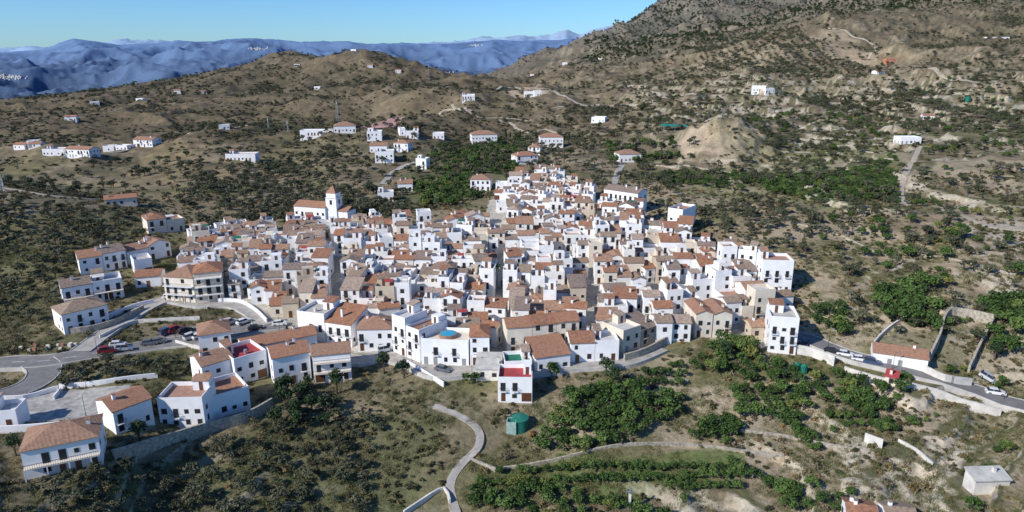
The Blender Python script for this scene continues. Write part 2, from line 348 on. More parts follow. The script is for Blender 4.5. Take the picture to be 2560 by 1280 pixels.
    for si,(p0,dr,nr,L,fr) in enumerate(sides):
        if si==3 and detail<2: continue
        nn=max(1,int(L/(2.3 if fr else 3.0)))
        for s2 in range(nst):
            z0=s2*SH+.95
            if z0+1.2>h: continue
            for k in range(nn):
                if R.random()<(.12 if fr else .45): continue
                lx=(k+.5)*L/nn+R.uniform(-.2,.2)
                if s2==0 and fr and R.random()<.4:
                    if R.random()<.2 and L/nn>2.6: opening(p0,dr,nr,lx,0.02,2.3,2.2,M_door,False)
                    else: opening(p0,dr,nr,lx,0.02,1.0,2.05,M_door,False)
                elif s2>0 and fr and R.random()<.45:
                    opening(p0,dr,nr,lx,z0-.9,1.0,2.0,M_glass)
                    if balc<.9:
                        X=p0[0]+lx; zb=s2*SH+.02
                        D.box(X-.8,X+.8,-.6,-.003,zb-.12,zb,wall)
                        D.box(X-.8,X+.8,-.6,-.56,zb+.85,zb+.92,M_iron)
                        for q in range(7): D.box(X-.79+q*.26,X-.75+q*.26,-.6,-.56,zb,zb+.85,M_iron)
                        for sx in(-.8,.76): D.box(X+sx,X+sx+.04,-.56,-.01,zb+.85,zb+.92,M_iron)
                else:
                    opening(p0,dr,nr,lx,z0,R.uniform(.7,1.0),R.choice([.85,1.1,1.2]),M_glass,detail>1)
    if balc>=.9:
        for s2 in range(1,nst):
            zb=s2*SH+.02
            D.box(-w/2+.1,w/2-.1,-1.2,-.003,zb-.15,zb,M_cream if wall is not M_cream else M_purewhite)
            D.box(-w/2+.1,w/2-.1,-1.2,-1.14,zb+.85,zb+.93,M_iron)
            for q in range(int(w/.35)): D.box(-w/2+.1+q*.35,-w/2+.14+q*.35,-1.19,-1.15,zb,zb+.85,M_iron)
            for q in range(int(w/3.5)+1): D.box(-w/2+.1+q*3.4,-w/2+.3+q*3.4,-1.2,-1.0,zb-2.6,zb-.15,wall) if s2==1 else None
    W_.obj('walls',parent=e); Rf.obj('roof',parent=e); O.obj('windows_and_doors',parent=e); D.obj('chimneys_and_balconies',parent=e)
    if mark: mark_rect(x,y,ang,w,d,.6)
    return e,h
def B(name,p1,p2,d,st,roof='gable',wall=None,rm=None,**kw):
    a=P(*p1); b=P(*p2)
    if not a or not b: return None
    w=math.hypot(b[0]-a[0],b[1]-a[1]); ang=math.atan2(b[1]-a[1],b[0]-a[0])
    if a[1]>420 or abs(ang)>1.0:
        if abs(a[1]-b[1])>.35*abs(a[0]-b[0]) or w>60:
            Y=min(a[1],b[1]); ka_=ray(p1[0],(p1[1]+p2[1])/2)[0]; kb_=ray(p2[0],(p1[1]+p2[1])/2)[0]; a=(ka_*Y,Y); b=(kb_*Y,Y); w=b[0]-a[0]; ang=0.05
    return house(name,(a[0]+b[0])/2,(a[1]+b[1])/2,ang,w,d,st,roof,wall,rm,**kw)
# --- roads & walls
def densify(pts,step=2.5):
    out=[]; q=[pts[0]]+list(pts)+[pts[-1]]
    for i in range(1,len(q)-2):
        p0,p1,p2,p3=[np.array(k) for k in q[i-1:i+3]]; n=max(2,int(np.linalg.norm(p2-p1)/step))
        for k in range(n):
            t=k/n; out.append(.5*((2*p1)+(-p0+p2)*t+(2*p0-5*p1+4*p2-p3)*t*t+(-p0+3*p1-3*p2+p3)*t**3))
    out.append(np.array(q[-1])); return np.array(out)
def road(name,px,width,mat,kerb=False,off=.10,line=False):
    pts=densify(PP(px),1.5); tg=np.gradient(pts,axis=0); tg/=np.linalg.norm(tg,axis=1)[:,None]+1e-9; nr=np.stack([-tg[:,1],tg[:,0]],1)
    cs=np.linspace(-width/2,width/2,7); m=MB(); vs=[]
    Z=np.stack([H(pts[:,0]+nr[:,0]*c,pts[:,1]+nr[:,1]*c) for c in cs],1)
    k5=np.ones(9)/9; zc=np.convolve(np.pad(Z.max(1),4,mode='edge'),k5,'valid'); Z=np.maximum(Z,zc[:,None]-.05)
    for i in range(len(pts)):
        for k,c in enumerate(cs): vs.append((pts[i,0]+nr[i,0]*c,pts[i,1]+nr[i,1]*c,Z[i,k]+off))
    fs=[(i*7+k,(i+1)*7+k,(i+1)*7+k+1,i*7+k+1) for i in range(len(pts)-1) for k in range(6)]
    m.add(vs,fs,mat)
    for sgn in(-1,1):
        c0=sgn*width/2; c1=sgn*(width/2+.25); vs=[]; kh=.13 if kerb else .0
        for i in range(len(pts)):
            zz=float(Z[i,0 if sgn<0 else 6])+off
            for c,z in((c0,zz-.3),(c0,zz+kh),(c1,zz+kh),(c1+sgn*.15,zz-1.5)): vs.append((pts[i,0]+nr[i,0]*c,pts[i,1]+nr[i,1]*c,z))
        m.add(vs,[(i*4+k,(i+1)*4+k,(i+1)*4+k+1,i*4+k+1) for i in range(len(pts)-1) for k in range(3)],M_concrete if kerb else M_stone)
    if line:
        for i in range(0,len(pts)-2,4):
            vs=[]
            for j in(i,i+1,i+2):
                for c in(-.08,.08): vs.append((pts[j,0]+nr[j,0]*c,pts[j,1]+nr[j,1]*c,float(Z[j,3])+off+.02))
            m.add(vs,[(0,2,3,1),(2,4,5,3)],M_paint)
    o=m.obj(name)
    for i in range(len(pts)): mark_rect(pts[i,0],pts[i,1]-width/2,0,width,width,.3)
    return o
def wall(name,px,h,th,mat,below=2.0,step=1.5):
    pts=densify(PP(px),step); tg=np.gradient(pts,axis=0); tg/=np.linalg.norm(tg,axis=1)[:,None]+1e-9; nr=np.stack([-tg[:,1],tg[:,0]],1)
    z=H(pts[:,0],pts[:,1]); k=np.ones(7)/7; zp=np.convolve(np.pad(z,3,mode='edge'),k,'valid'); m=MB(); vs=[]
    for i in range(len(pts)):
        for c,zz in((-th/2,z[i]-below),(-th/2,zp[i]+h),(th/2,zp[i]+h),(th/2,z[i]-below)): vs.append((pts[i,0]+nr[i,0]*c,pts[i,1]+nr[i,1]*c,zz))
    m.add(vs,[(i*4+k,(i+1)*4+k,(i+1)*4+k+1,i*4+k+1) for i in range(len(pts)-1) for k in range(3)]+[(3,2,1,0),tuple(range(len(vs)-4,len(vs)))],mat)
    return m.obj(name)
def sheet(name,px,mat,off=.06,cell=.5):
    poly=PP(px); xs=[p[0] for p in poly]; ys=[p[1] for p in poly]
    gx=np.arange(min(xs),max(xs)+cell,cell); gy=np.arange(min(ys),max(ys)+cell,cell); X,Y=np.meshgrid(gx,gy,indexing='ij')
    I=inside(X,Y,poly); Z=H(X,Y)+off; idx=-np.ones(X.shape,int); q=np.nonzero(I); idx[q]=np.arange(len(q[0]))
    vs=list(zip(X[q].tolist(),Y[q].tolist(),Z[q].tolist())); fs=[]
    for i in range(len(gx)-1):
        for j in range(len(gy)-1):
            a,b,c,d=idx[i,j],idx[i+1,j],idx[i+1,j+1],idx[i,j+1]
            if min(a,b,c,d)>=0: fs.append((a,b,c,d))
    m=MB(); m.add(vs,fs,mat); o=m.obj(name)
    k=q; xi=np.round(X[k]-OX0).astype(int); yi=np.round(Y[k]-OY0).astype(int); ok=(xi>=0)&(xi<OW)&(yi>=0)&(yi<OH); occ[xi[ok],yi[ok]]=True
    return o
road('road',[(-120,925),(0,912),(110,905),(230,885),(400,862),(520,848),(640,822),(715,812)],7,M_asph,True,line=True)
road('road',[(-120,1010),(30,985),(95,955),(112,925),(95,908)],7,M_asph,True,off=.14)
road('road',[(200,880),(270,830),(350,780),(420,750),(500,762),(580,762),(635,785),(660,815)],5,M_conc_road,True,off=.18)
road('road',[(715,850),(880,902),(950,893),(1020,905),(1090,935),(1180,930),(1300,928),(1440,915),(1560,905),(1650,870)],5.0,M_conc_road,True,off=.12)
road('road',[(1950,835),(2020,850),(2070,872),(2150,900),(2300,938),(2450,985),(2640,1025)],6,M_asph,True)
road('footpath',[(1085,1015),(1150,1040),(1195,1075),(1195,1120),(1150,1165),(1125,1215),(1145,1300)],1.3,M_conc_road)
road('lane',[(958,462),(975,438),(1005,418),(1040,405)],3.2,M_conc_road)
road('dirt_track',[(2262,515),(2252,480),(2262,440),(2285,400),(2300,365)],2.2,M_dirt)
road('lane',[(1535,460),(1545,430),(1558,408)],3,M_conc_road)
for tr in ([(1560,217),(1640,232),(1720,236),(1850,234)],[(2070,70),(2130,90),(2190,125),(2170,150)],[(1240,225),(1300,222),(1400,238),(1500,262)],[(1130,262),(1180,285),(1260,295),(1330,300)],
           [(2180,175),(2350,190),(2560,205)],[(1250,300),(1300,325),(1400,335)],[(1700,290),(1800,300)],[(2000,345),(2120,350),(2240,352)],[(150,395),(300,380),(420,350)],[(0,470),(130,490),(260,500)],
           [(2350,520),(2450,560),(2560,575)],[(1380,270),(1560,262),(1720,262)],[(430,330),(560,322),(680,318)],[(1000,300),(1100,285),(1180,280)]):
    pw=PP(tr)
    if len(pw)>1:
        y=pw[0][1]
        if max(p[1] for p in pw)-min(p[1] for p in pw)>.35*max(p[1] for p in pw): continue
        road('dirt_track',tr,2.0 if y<700 else 3.0,M_dirt,off=.3 if y>500 else .12)
sheet('parking_area',[(390,838),(470,815),(600,800),(620,820),(560,850),(400,862)],M_asph,.05)
sheet('plaza',[(55,1000),(130,978),(330,962),(345,1000),(300,1045),(60,1060)],M_pave,.08)
wall('stone_retaining_wall',[(285,1150),(400,1120),(520,1085),(620,1055),(682,1020)],2.6,.5,M_stone,3)
wall('white_wall',[(-40,1085),(80,1078),(180,1068),(292,1050)],1.6,.35,M_purewhite)
wall('white_wall',[(-60,1000),(60,998),(150,975),(135,1000)],1.1,.35,M_purewhite)
wall('white_wall',[(150,972),(250,962),(395,945)],1.2,.3,M_purewhite)
wall('white_wall',[(545,755),(600,758),(640,780),(668,808)],1.3,.35,M_purewhite)
wall('low_wall',[(250,848),(330,812),(395,806),(500,800)],1.2,.3,M_palewall)
wall('low_wall',[(275,795),(330,772),(385,758)],1.4,.3,M_purewhite)
wall('low_wall',[(440,858),(480,870),(520,878)],1.0,.3,M_palewall)
wall('retaining_wall',[(1960,880),(2030,892),(2085,915)],2.6,.5,M_palewall,3)
wall('retaining_wall',[(2110,930),(2240,965),(2360,1000),(2500,1040)],1.8,.5,M_palewall,3)
wall('white_wall',[(1010,1290),(1060,1255),(1110,1222),(1125,1262)],1.0,.35,M_palewall)
wall('stone_retaining_wall',[(1560,905),(1610,890),(1665,860)],2.2,.5,M_stone,3)
wall('white_wall',[(1015,910),(1050,930),(1110,968)],1.3,.3,M_purewhite)
wall('stone_wall',[(2320,915),(2345,860),(2375,795),(2480,812)],3.0,.5,M_stone,3)
wall('stone_wall',[(2480,812),(2450,870),(2420,935)],2.2,.5,M_stone,3)
wall('low_wall',[(2310,935),(2360,955),(2425,972)],2.4,.4,M_palewall,3)
wall('stone_wall',[(2180,870),(2205,840),(2260,800)],1.2,.4,M_palewall,2)
wall('garden_wall',[(2160,1105),(2205,1122)],2.2,.3,M_palewall,2)
wall('garden_wall',[(2245,1105),(2290,1130),(2330,1165)],.8,.3,M_palewall,2)
wall('stone_retaining_wall',[(165,835),(225,830),(290,812),(360,775)],1.8,.5,M_stone,3)
for q in ([(1250,1175),(1400,1150),(1560,1115),(1700,1115),(1850,1130),(1960,1140)],[(1560,960),(1640,952),(1720,955)],[(1850,1080),(2000,1100),(2140,1125)],[(1240,1180),(1180,1150)],[(1640,415),(1900,440),(2100,405),(2240,400)],[(1930,355),(2000,365),(2230,360)],[(1980,560),(2100,590),(2200,640)],[(2300,640),(2420,660),(2540,690)],[(1960,455),(2240,425)],[(1950,380),(2100,385),(2240,378)]):
    wall('terrace_wall',q,.7,.4,M_stone,2)
# --- landmark buildings
OB=M_roofor
B('balcony_house',(66,1200),(258,1162),9,2.1,'hip',M_purewhite,OB,balc=1)
B('white_house',(292,1088),(388,1062),8,2,'gable',M_purewhite,OB)
B('white_house',(398,1052),(508,1008),7.5,2.3,'flat',M_purewhite,awn=False)
B('patio_house',(520,1052),(628,1022),9,1.6,'flat',M_purewhite,OB,tiles_on_terrace=OB,awn=False)
B('white_house',(512,975),(590,955),8,2.2,'gable',M_purewhite,OB)
B('white_house',(592,965),(672,940),9,2.2,'flat',M_purewhite,OB,tiles_on_terrace=M_red,awn=False)
B('white_house',(688,968),(780,950),8,2.7,'gable',M_purewhite,OB)
B('balcony_house',(786,958),(880,948),7,2.6,'gable',M_purewhite,OB,balc=1)
B('long_house',(612,912),(795,872),7,1.5,'gable',M_purewhite,OB)
B('white_house',(502,892),(582,880),9,2.1,'hip',M_purewhite,OB)
B('white_house',(163,838),(276,810),9,2.1,'hip',M_purewhite,M_roof)
B('balcony_house',(163,772),(238,757),8,2.2,'gable',M_purewhite,M_roof,balc=1); B('balcony_house',(239,757),(312,742),8,1.9,'flat',M_purewhite,M_roof,balc=1)
B('terraced_house',(203,688),(262,678),9,1.9,'gable',M_purewhite,OB); B('terraced_house',(263,678),(320,668),9,2.1,'gable',M_purewhite,M_roof)
B('terraced_house',(322,662),(375,651),8,1.6,'gable',M_purewhite,OB); B('terraced_house',(376,651),(430,640),8,1.8,'gabley',M_purewhite,OB)
B('villa',(372,585),(420,581),10,2,'hip',M_cream,M_roof); B('villa',(421,581),(464,577),8,1.5,'flat',M_cream,M_roof)
B('hotel',(416,752),(490,760),11,2.9,'hip',M_cream,OB,balc=1); B('hotel',(492,760),(562,752),10,3.5,'hip',M_cream,M_roof,balc=1)
B('white_house',(340,720),(405,716),7,1.2,'gable',M_purewhite,M_roof)
B('white_house',(340,690),(385,684),7,1.6,'flat',M_purewhite)
B('long_house',(262,510),(345,518),7,1.1,'gable',M_cream,OB)
B('corner_house',(984,880),(1016,893),8,3.6,'flat',M_purewhite,M_roof); B('corner_house',(1018,894),(1050,908),10,2.9,'flat',M_purewhite,M_roof,tiles_on_terrace=OB)
pe=B('pool_terrace_house',(1055,912),(1172,916),8,2.2,'flat',M_purewhite,OB,tiles_on_terrace=M_cream,rnd=random.Random(99),detail=0)
B('white_house',(1176,915),(1224,912),8,2.8,'hip',M_purewhite,M_roof)
B('white_house',(896,880),(985,875),9,2.2,'hip',M_purewhite,OB)
B('white_house',(748,845),(815,856),9,2.6,'flat',M_purewhite,M_roof); B('white_house',(817,857),(880,868),9,2.2,'shed',M_purewhite,M_roof)
B('terraced_house',(1268,888),(1330,882),7,2.7,'gable',M_cream,OB); B('terraced_house',(1331,882),(1390,877),7,2.8,'gable',M_cream,M_roof); B('terraced_house',(1391,877),(1446,872),7,2.9,'gable',M_cream,OB)
B('white_house',(1426,908),(1486,905),8,1.9,'gable',M_purewhite,M_roof); B('white_house',(1487,905),(1546,902),7,1.7,'flat',M_purewhite,M_roof)
B('stone_house',(1556,888),(1600,872),8,2.1,'flat',M_cream); B('stone_house',(1601,872),(1640,858),7,1.8,'shed',M_stone)
B('gabled_house',(1736,845),(1778,843),10,2.5,'gabley',M_cream,OB); B('gabled_house',(1781,843),(1826,843),10,2.4,'gabley',M_cream,OB)
B('apartment_block',(1918,880),(1988,888),9,3.4,'flat',M_purewhite,awn=False)
B('apartment_block',(1900,735),(1976,735),8,3.6,'flat',M_purewhite,awn=False)
B('apartment_block',(1666,590),(1702,596),11,3.6,'flat',M_purewhite,awn=False)
B('apartment_block',(1508,525),(1592,538),8,3.3,'gable',M_purewhite,M_roof,balc=1)
B('white_house',(1176,480),(1226,476),9,2,'hip',M_purewhite,OB)
B('white_house',(1245,1005),(1330,1008),7,1.9,'flat',M_purewhite,tiles_on_terrace=M_red,awn=False)
B('white_house',(1338,935),(1425,922),8,1.4,'shed',M_purewhite,OB); B('shed_house',(1190,952),(1252,952),6,1.0,'shed',M_palewall,M_concrete)
B('shed_house',(1262,945),(1330,940),6,1.1,'flat',M_purewhite,tiles_on_terrace=M_green,awn=False)
B('farmhouse',(2180,908),(2315,935),7,1.1,'gable',M_purewhite,OB)
B('shed_house',(2210,965),(2240,968),2.5,.8,'shed',M_cream,M_red)
B('farmhouse',(2440,1175),(2530,1215),3,.7,'shed',M_palewall,M_concrete)
B('white_house',(2115,1335),(2190,1345),6,1.1,'gable',M_purewhite,M_roof,awn=False); B('white_house',(2215,1335),(2290,1340),5,1.0,'gable',M_purewhite,M_roof)
B('white_house',(-40,1075),(48,1070),5,1.1,'flat',M_purewhite)
for q in [((1180,360),(1243,360),12,2.4,'hip'),((1350,364),(1408,364),11,2.4,'hip'),((938,408),(985,408),10,2.2,'flat'),((925,382),(968,380),8,1.6,'gable'),((985,380),(1020,380),8,2,'hip'),((918,354),(955,352),9,2,'flat'),
          ((565,398),(638,400),9,1.3,'flat'),((165,394),(225,394),9,2,'gable'),((108,388),(160,388),9,1.3,'flat'),((335,368),(382,368),10,1.8,'gable'),((1548,406),(1602,406),10,1.7,'hip'),((1292,412),(1345,410),9,1.8,'hip'),
          ((1040,424),(1066,424),5,2,'flat'),((995,480),(1032,478),8,1.4,'gable'),((945,505),(985,503),7,1.2,'flat'),((2250,362),(2302,360),8,1.2,'flat'),((2470,97),(2525,95),12,1.2,'flat'),((1478,308),(1512,306),9,1.2,'flat'),
          ((835,332),(890,332),12,1.6,'hip'),((750,332),(832,330),9,1,'flat'),((1015,345),(1046,343),9,1.6,'flat'),((1082,346),(1110,345),8,1.2,'flat'),((1155,253),(1187,252),14,2,'flat'),((1320,388),(1350,388),8,1.8,'hip'),((1000,340),(1014,339),8,1.5,'flat')]:
    B('white_house',*q,wall=M_purewhite,rm=OB,detail=1,awn=False)
B('orange_house',(2216,152),(2244,150),10,1.3,'hip',simple('orange_render',(.55,.22,.12)),OB,detail=1)
# church
a=P(738,556); b=P(815,560); w=math.hypot(b[0]-a[0],b[1]-a[1]); ang=math.atan2(b[1]-a[1],b[0]-a[0])
ch,hh=house('church',(a[0]+b[0])/2,(a[1]+b[1])/2,ang,w,9,2.5,'gable',M_purewhite,OB,detail=0,rnd=random.Random(3))
T=MB(); tx=w/2+2.4
T.box(tx-2.4,tx+2.4,1,5.8,-5,10.8,M_purewhite); T.box(tx-2.55,tx+2.55,.85,5.95,10.8,11.1,M_palewall); T.box(tx-2.1,tx+2.1,1.3,5.5,11.1,12.9,M_purewhite)
T.add([(tx-2.3,1.1,12.9),(tx+2.3,1.1,12.9),(tx+2.3,5.7,12.9),(tx-2.3,5.7,12.9),(tx,3.4,15.9)],[(0,1,4),(1,2,4),(2,3,4),(3,0,4)],OB)
T.box(tx-.5,tx+.5,.93,.97,8.2,10.1,M_glass); T.box(tx+2.43,tx+2.48,2.9,3.9,8.2,10.1,M_glass); T.box(tx-2.48,tx-2.43,2.9,3.9,8.2,10.1,M_glass); T.tube((tx,3.4,15.8),(tx,3.4,17.2),.06,.03,M_iron)
T.box(tx+2.4,tx+7,1.5,8.5,-5,5.5,M_purewhite)
T.slab([(tx+2.3,1.2,5.7),(tx+7.2,1.2,5.7),(tx+7.2,5,7.2),(tx+2.3,5,7.2)],.2,OB);T.slab([(tx+2.3,5,7.2),(tx+7.2,5,7.2),(tx+7.2,8.8,5.7),(tx+2.3,8.8,5.7)],.2,OB)
T.obj('bell_tower',parent=ch); mark_rect(b[0]+4,b[1],ang,10,9,.5)
if pe:
    e,h=pe; m=MB(); m.cyl(0,4,h+.03,h+.95,2.3,2.3,OB,28); m.cyl(0,4,h+.7,h+1.0,2.0,2.0,M_water,28); m.obj('swimming_pool',parent=e)
# ---------------------------------------------------------------- village fabric
vp=PP([(462,655),(480,605),(560,585),(660,572),(735,575),(900,560),(1000,560),(1090,565),(1205,555),(1225,500),(1285,455),(1360,440),(1440,462),(1500,500),(1590,545),(1625,580),(1720,605),(1860,650),(1960,705),(1985,735),(1955,790),(1940,840),(1905,872),(1830,862),(1720,830),(1660,868),(1560,902),(1430,905),(1260,905),(1180,915),(1050,905),(985,880),(890,885),(760,862),(720,818),(660,790),(600,758),(560,740),(480,735),(440,700)])
stairs_u=[725,838,1045,1250,1490,1800]
sx_=[P(u,700) for u in stairs_u]
R=random.Random(42); cnt=0
def warp(x,r):
    t=(r-160)/150.; return -max(0,t)*x*x/300.+ (1-min(1,max(0,t)))*x*x*.0012 + 2.5*math.sin(x/22.+r*.05)
r=158.0; row=0
while r<372:
    d=R.uniform(5.0,6.6); x=-150+R.uniform(0,6)
    while x<130:
        w=R.uniform(3.4,6.8)
        xc=x+w/2; yc=r+warp(xc,r); dd=(warp(xc+1,r)-warp(xc-1,r))/2; ang=math.atan(dd)+R.uniform(-.10,.10)
        gap=False
        for q in sx_:
            if abs(xc/yc-q[0]/q[1])*yc< w/2+.6: gap=True
        x+=w+(R.uniform(0,.15) if R.random()<.88 else 1.9)
        if gap and R.random()<.8: x=x-w+2.6; continue
        X=np.array([xc,xc-w/2+.8,xc+w/2-.8]); Y=np.array([yc+d/2,yc+1.5,yc+d-1])
        if not inside(X,Y,vp).all(): continue
        tx=xc-math.sin(ang)*d/2; ty=yc+math.cos(ang)*d/2
        if is_occ(np.array([tx,xc,tx-w*.35,tx+w*.35]),np.array([ty,yc+1,ty,ty])).any(): continue
        st=R.choice([1.2,1.6,1.9,2,2.2,2.5,2.8,3.1]) if yc<290 else R.choice([1.2,1.6,2,2.2])
        if xc>55 and R.random()<.25: st+=.8
        if yc>240 and xc<-45: st=min(st,1.6)
        rf=R.choices(['gable','gabley','shed','flat','hip'],[.27,.11,.14,.45,.03])[0]
        if R.random()<.03: continue
        if R.random()<.08: ang+=R.choice([-.35,.35])
        house('white_house',xc,yc+R.uniform(-1.2,1.2),ang,w,d+R.uniform(-1,.8),st,rf,M_white,M_roof,detail=2 if yc<230 else 1,rnd=R,mark=False); cnt+=1
        if R.random()<.28:
            aw=w*R.uniform(.4,.6); sgn=R.choice([-1,1])
            house('annexe',xc+sgn*(w-aw)/2.2*math.cos(ang)+math.sin(ang)*2.0,yc+sgn*(w-aw)/2.2*math.sin(ang)-2.0,ang,aw,1.9,max(.8,st-1.0),R.choice(['flat','shed']),M_white,M_roof,detail=1,rnd=R,mark=False,awn=False)
    r+=d+(2.6 if row%2==0 else 1.4); row+=1
print('houses',cnt,time.time()-T0)
xs,ys=np.meshgrid(np.arange(OW)+OX0,np.arange(OH)+OY0,indexing='ij'); VI=inside(xs.astype(float),ys.astype(float),vp)
R2=random.Random(5)
for (u,v) in [(175,303),(240,260),(345,250),(445,233),(512,233),(925,172),(997,180),(795,224),(1300,192),(1330,187),(1412,162),(1577,112),(1322,240),(1345,239),(1900,235),(1925,233),(2325,300),(2205,188),(50,374),(75,372),(92,367),(270,380),(300,375),(742,167),(882,127),(1500,150),(560,325)]:
    p=P(u,v)
    if not p or p[1]>3500: continue
    house('farmhouse',p[0],p[1]+R2.uniform(-5,5),R2.uniform(-.4,.4),R2.uniform(7,11),7,R2.choice([.9,1.1,1.5]),R2.choice(['flat','flat','gable']),M_purewhite,OB,detail=0,rnd=R2)
def distant_village(u,v,nb,ru,rv):
    m=MB()
    for _ in range(nb):
        p=P(u+R2.gauss(0,ru),v+R2.gauss(0,rv))
        if not p or p[1]<3500: continue
        z=float(H(*p)); s_=R2.uniform(3,6); h=R2.uniform(3,6); m.box(p[0]-s_,p[0]+s_,p[1]-s_,p[1]+s_,z-20,z+h,M_palewall)
        m.slab([(p[0]-s_-1,p[1]-s_,z+h+.3),(p[0]+s_+1,p[1]-s_,z+h+.3),(p[0]+s_+1,p[1]+s_,z+h+3),(p[0]-s_-1,p[1]+s_,z+h+3)],.2,M_palewall)
    m.obj('distant_village')
for q in [(22,193,45,18,3),(650,122,28,12,2),(1115,186,40,14,3),(1195,114,20,10,1.5)]: distant_village(*q)
sheet('sports_court',[(885,322),(905,308),(1010,306),(1005,320)],M_court,.5,2)
def mast(u,v,h,name='lattice_mast',wd=1.2):
    p=P(u,v); z=float(H(*p)); m=MB(); c4=[(-1,-1),(1,-1),(1,1),(-1,1)]
    nseg=int(h/2)
    for i in range(nseg):
        r0=wd*(1-.8*i/nseg)/2; r1=wd*(1-.8*(i+1)/nseg)/2; z0=i*h/nseg; z1=(i+1)*h/nseg
        for k in range(4):
            a=c4[k]; b=c4[(k+1)%4]
            m.tube((a[0]*r0,a[1]*r0,z0),(a[0]*r1,a[1]*r1,z1),.08,.08,M_steel,4); m.tube((a[0]*r0,a[1]*r0,z0),(b[0]*r1,b[1]*r1,z1),.05,.05,M_steel,4)
    m.box(-.9,.9,-.1,.1,h-1,h-.8,M_steel); m.box(-.2,.2,-.3,.3,h-3,h-1.4,M_palewall); m.obj(name,(p[0],p[1],z))
mast(845,318,20,wd=2.4); mast(1573,1275,5,'utility_pylon',.5); mast(8,480,11,'utility_pylon',1.2); mast(672,330,12,'utility_pylon',1); mast(720,330,9,'utility_pylon',.8); mast(1072,200,24,'utility_pylon',2)
def tank(u,v,r,h):
    p=P(u,v); z=float(H(*p)); m=MB(); m.cyl(0,0,-2,h,r,r,M_tank,36); m.cyl(0,0,h-.15,h+.12,r+.08,r+.08,M_tank,36,False)
    m.cyl(0,0,h+.02,h+.5,r-.02,.15,M_tank,36)
    for i in range(0,36,3):
        a=i*math.pi/18; m.tube((math.cos(a)*(r+.02),math.sin(a)*(r+.02),-1),(math.cos(a)*(r+.02),math.sin(a)*(r+.02),h),.05,.05,M_tank,4)
    m.obj('green_water_tank',(p[0],p[1],z)); mark_rect(p[0],p[1]-r,0,2*r,2*r,.5)
tank(1298,1068,2.1,2.4); tank(1990,928,.8,1.9); tank(2008,932,.8,1.9); tank(2418,252,2.5,3.5)
B('pump_shed',(1266,1085),(1290,1088),2.2,.65,'flat',simple('green_shed',(.3,.42,.36)),detail=0)
p=P(1685,325); m=MB(); z=float(H(*p))
m.slab([(-9,-3,3),(9,-3,2.6),(9,4,3.4),(-9,4,3.8)],.1,M_teal); [m.box(x-.08,x+.08,y-.08,y+.08,-1,2.7,M_steel) for x in(-8,0,8) for y in(-2.5,3.5)]; m.obj('shade_canopy',(p[0],p[1],z))
def lamp(u,v):
    p=P(u,v); m=MB(); m.cyl(0,0,-.3,.4,.12,.1,M_iron,8); m.tube((0,0,.4),(0,0,5),.06,.04,M_iron,6); m.tube((0,0,5),(.8,0,5.3),.035,.03,M_iron,5); m.box(.6,1.15,-.12,.12,5.2,5.32,M_steel); m.obj('street_lamp',(p[0],p[1],float(H(*p))))
for q in [(215,1040),(245,890),(330,868),(2230,930),(2378,962),(2070,868),(1030,905),(1180,935),(700,830),(440,845),(150,985),(2510,1000)]: lamp(*q)
def car_mesh(col,kind=0):
    m=MB(); paint=simple('car_paint',col,.3,.04,1)
    side=[(-2.08,.28),(-2.12,.62),(-2.0,.92),(-1.2,1.0),(1.0,.98),(1.85,.82),(2.1,.6),(2.08,.28)]
    if kind==1: side=[(-2.1,.3),(-2.15,.7),(-2.1,1.05),(-1.2,1.08),(1.2,1.05),(2.0,.9),(2.15,.6),(2.1,.3)]
    def ext(pr,w0,w1,mat):
        k=len(pr); vs=[(x,-(w0 if z<.9 else w1),z) for x,z in pr]+[(x,(w0 if z<.9 else w1),z) for x,z in pr]
        m.add(vs,[tuple(range(k)),tuple(reversed(range(k,2*k)))]+[(i,i+k,(i+1)%k+k,(i+1)%k) for i in range(k)],mat)
    ext(side,.88,.84,paint)
    zt=1.45 if kind==0 else 1.75; zb=1.0 if kind==0 else 1.07
    xb=-1.95 if kind==1 else -1.75
    lo=[(xb,.80),(1.05,.80)]; hi=[(xb+.4,.62),(.35,.62)]
    vs=[(lo[0][0],-.8,zb-.02),(lo[1][0],-.8,zb-.02),(lo[1][0],.8,zb-.02),(lo[0][0],.8,zb-.02),(hi[0][0],-.62,zt),(hi[1][0],-.62,zt),(hi[1][0],.62,zt),(hi[0][0],.62,zt)]
    m.add(vs,[(0,1,5,4),(1,2,6,5),(2,3,7,6),(3,0,4,7)],M_glass)
    m.box(hi[0][0]-.04,hi[1][0]+.04,-.65,.65,zt-.01,zt+.05,paint)
    for s_ in(-1,1): m.tube((-.6,s_*.81,zb),(-.6,s_*.65,zt),.04,.04,paint,4)
    for x in(-1.3,1.3):
        for s_ in(-1,1):
            vs=[];n=14
            for yy in(s_*.7,s_*.92):
                for i in range(n): a=2*math.pi*i/n; vs.append((x+.33*math.cos(a),yy,.33+.33*math.sin(a)))
            m.add(vs,[(i,(i+1)%n,n+(i+1)%n,n+i) for i in range(n)]+[tuple(range(n,2*n))],M_tyre)
            vs=[(x+.18*math.cos(2*math.pi*i/8),s_*.93,.33+.18*math.sin(2*math.pi*i/8)) for i in range(8)]; m.add(vs,[tuple(range(8))],M_steel)
    for s_ in(-.6,.6): m.box(2.0,2.12,s_-.18,s_+.18,.62,.75,M_palewall); m.box(-2.16,-2.05,s_-.15,s_+.15,.7,.85,M_red)
    return m.mesh('parked_car')
cols=[(.7,.7,.7),(.5,.51,.53),(.03,.03,.035),(.30,.03,.03),(.12,.13,.15),(.05,.08,.16)]
CM=[car_mesh(c,k%2) for k,c in enumerate(cols)]+[car_mesh(cols[0],1)]
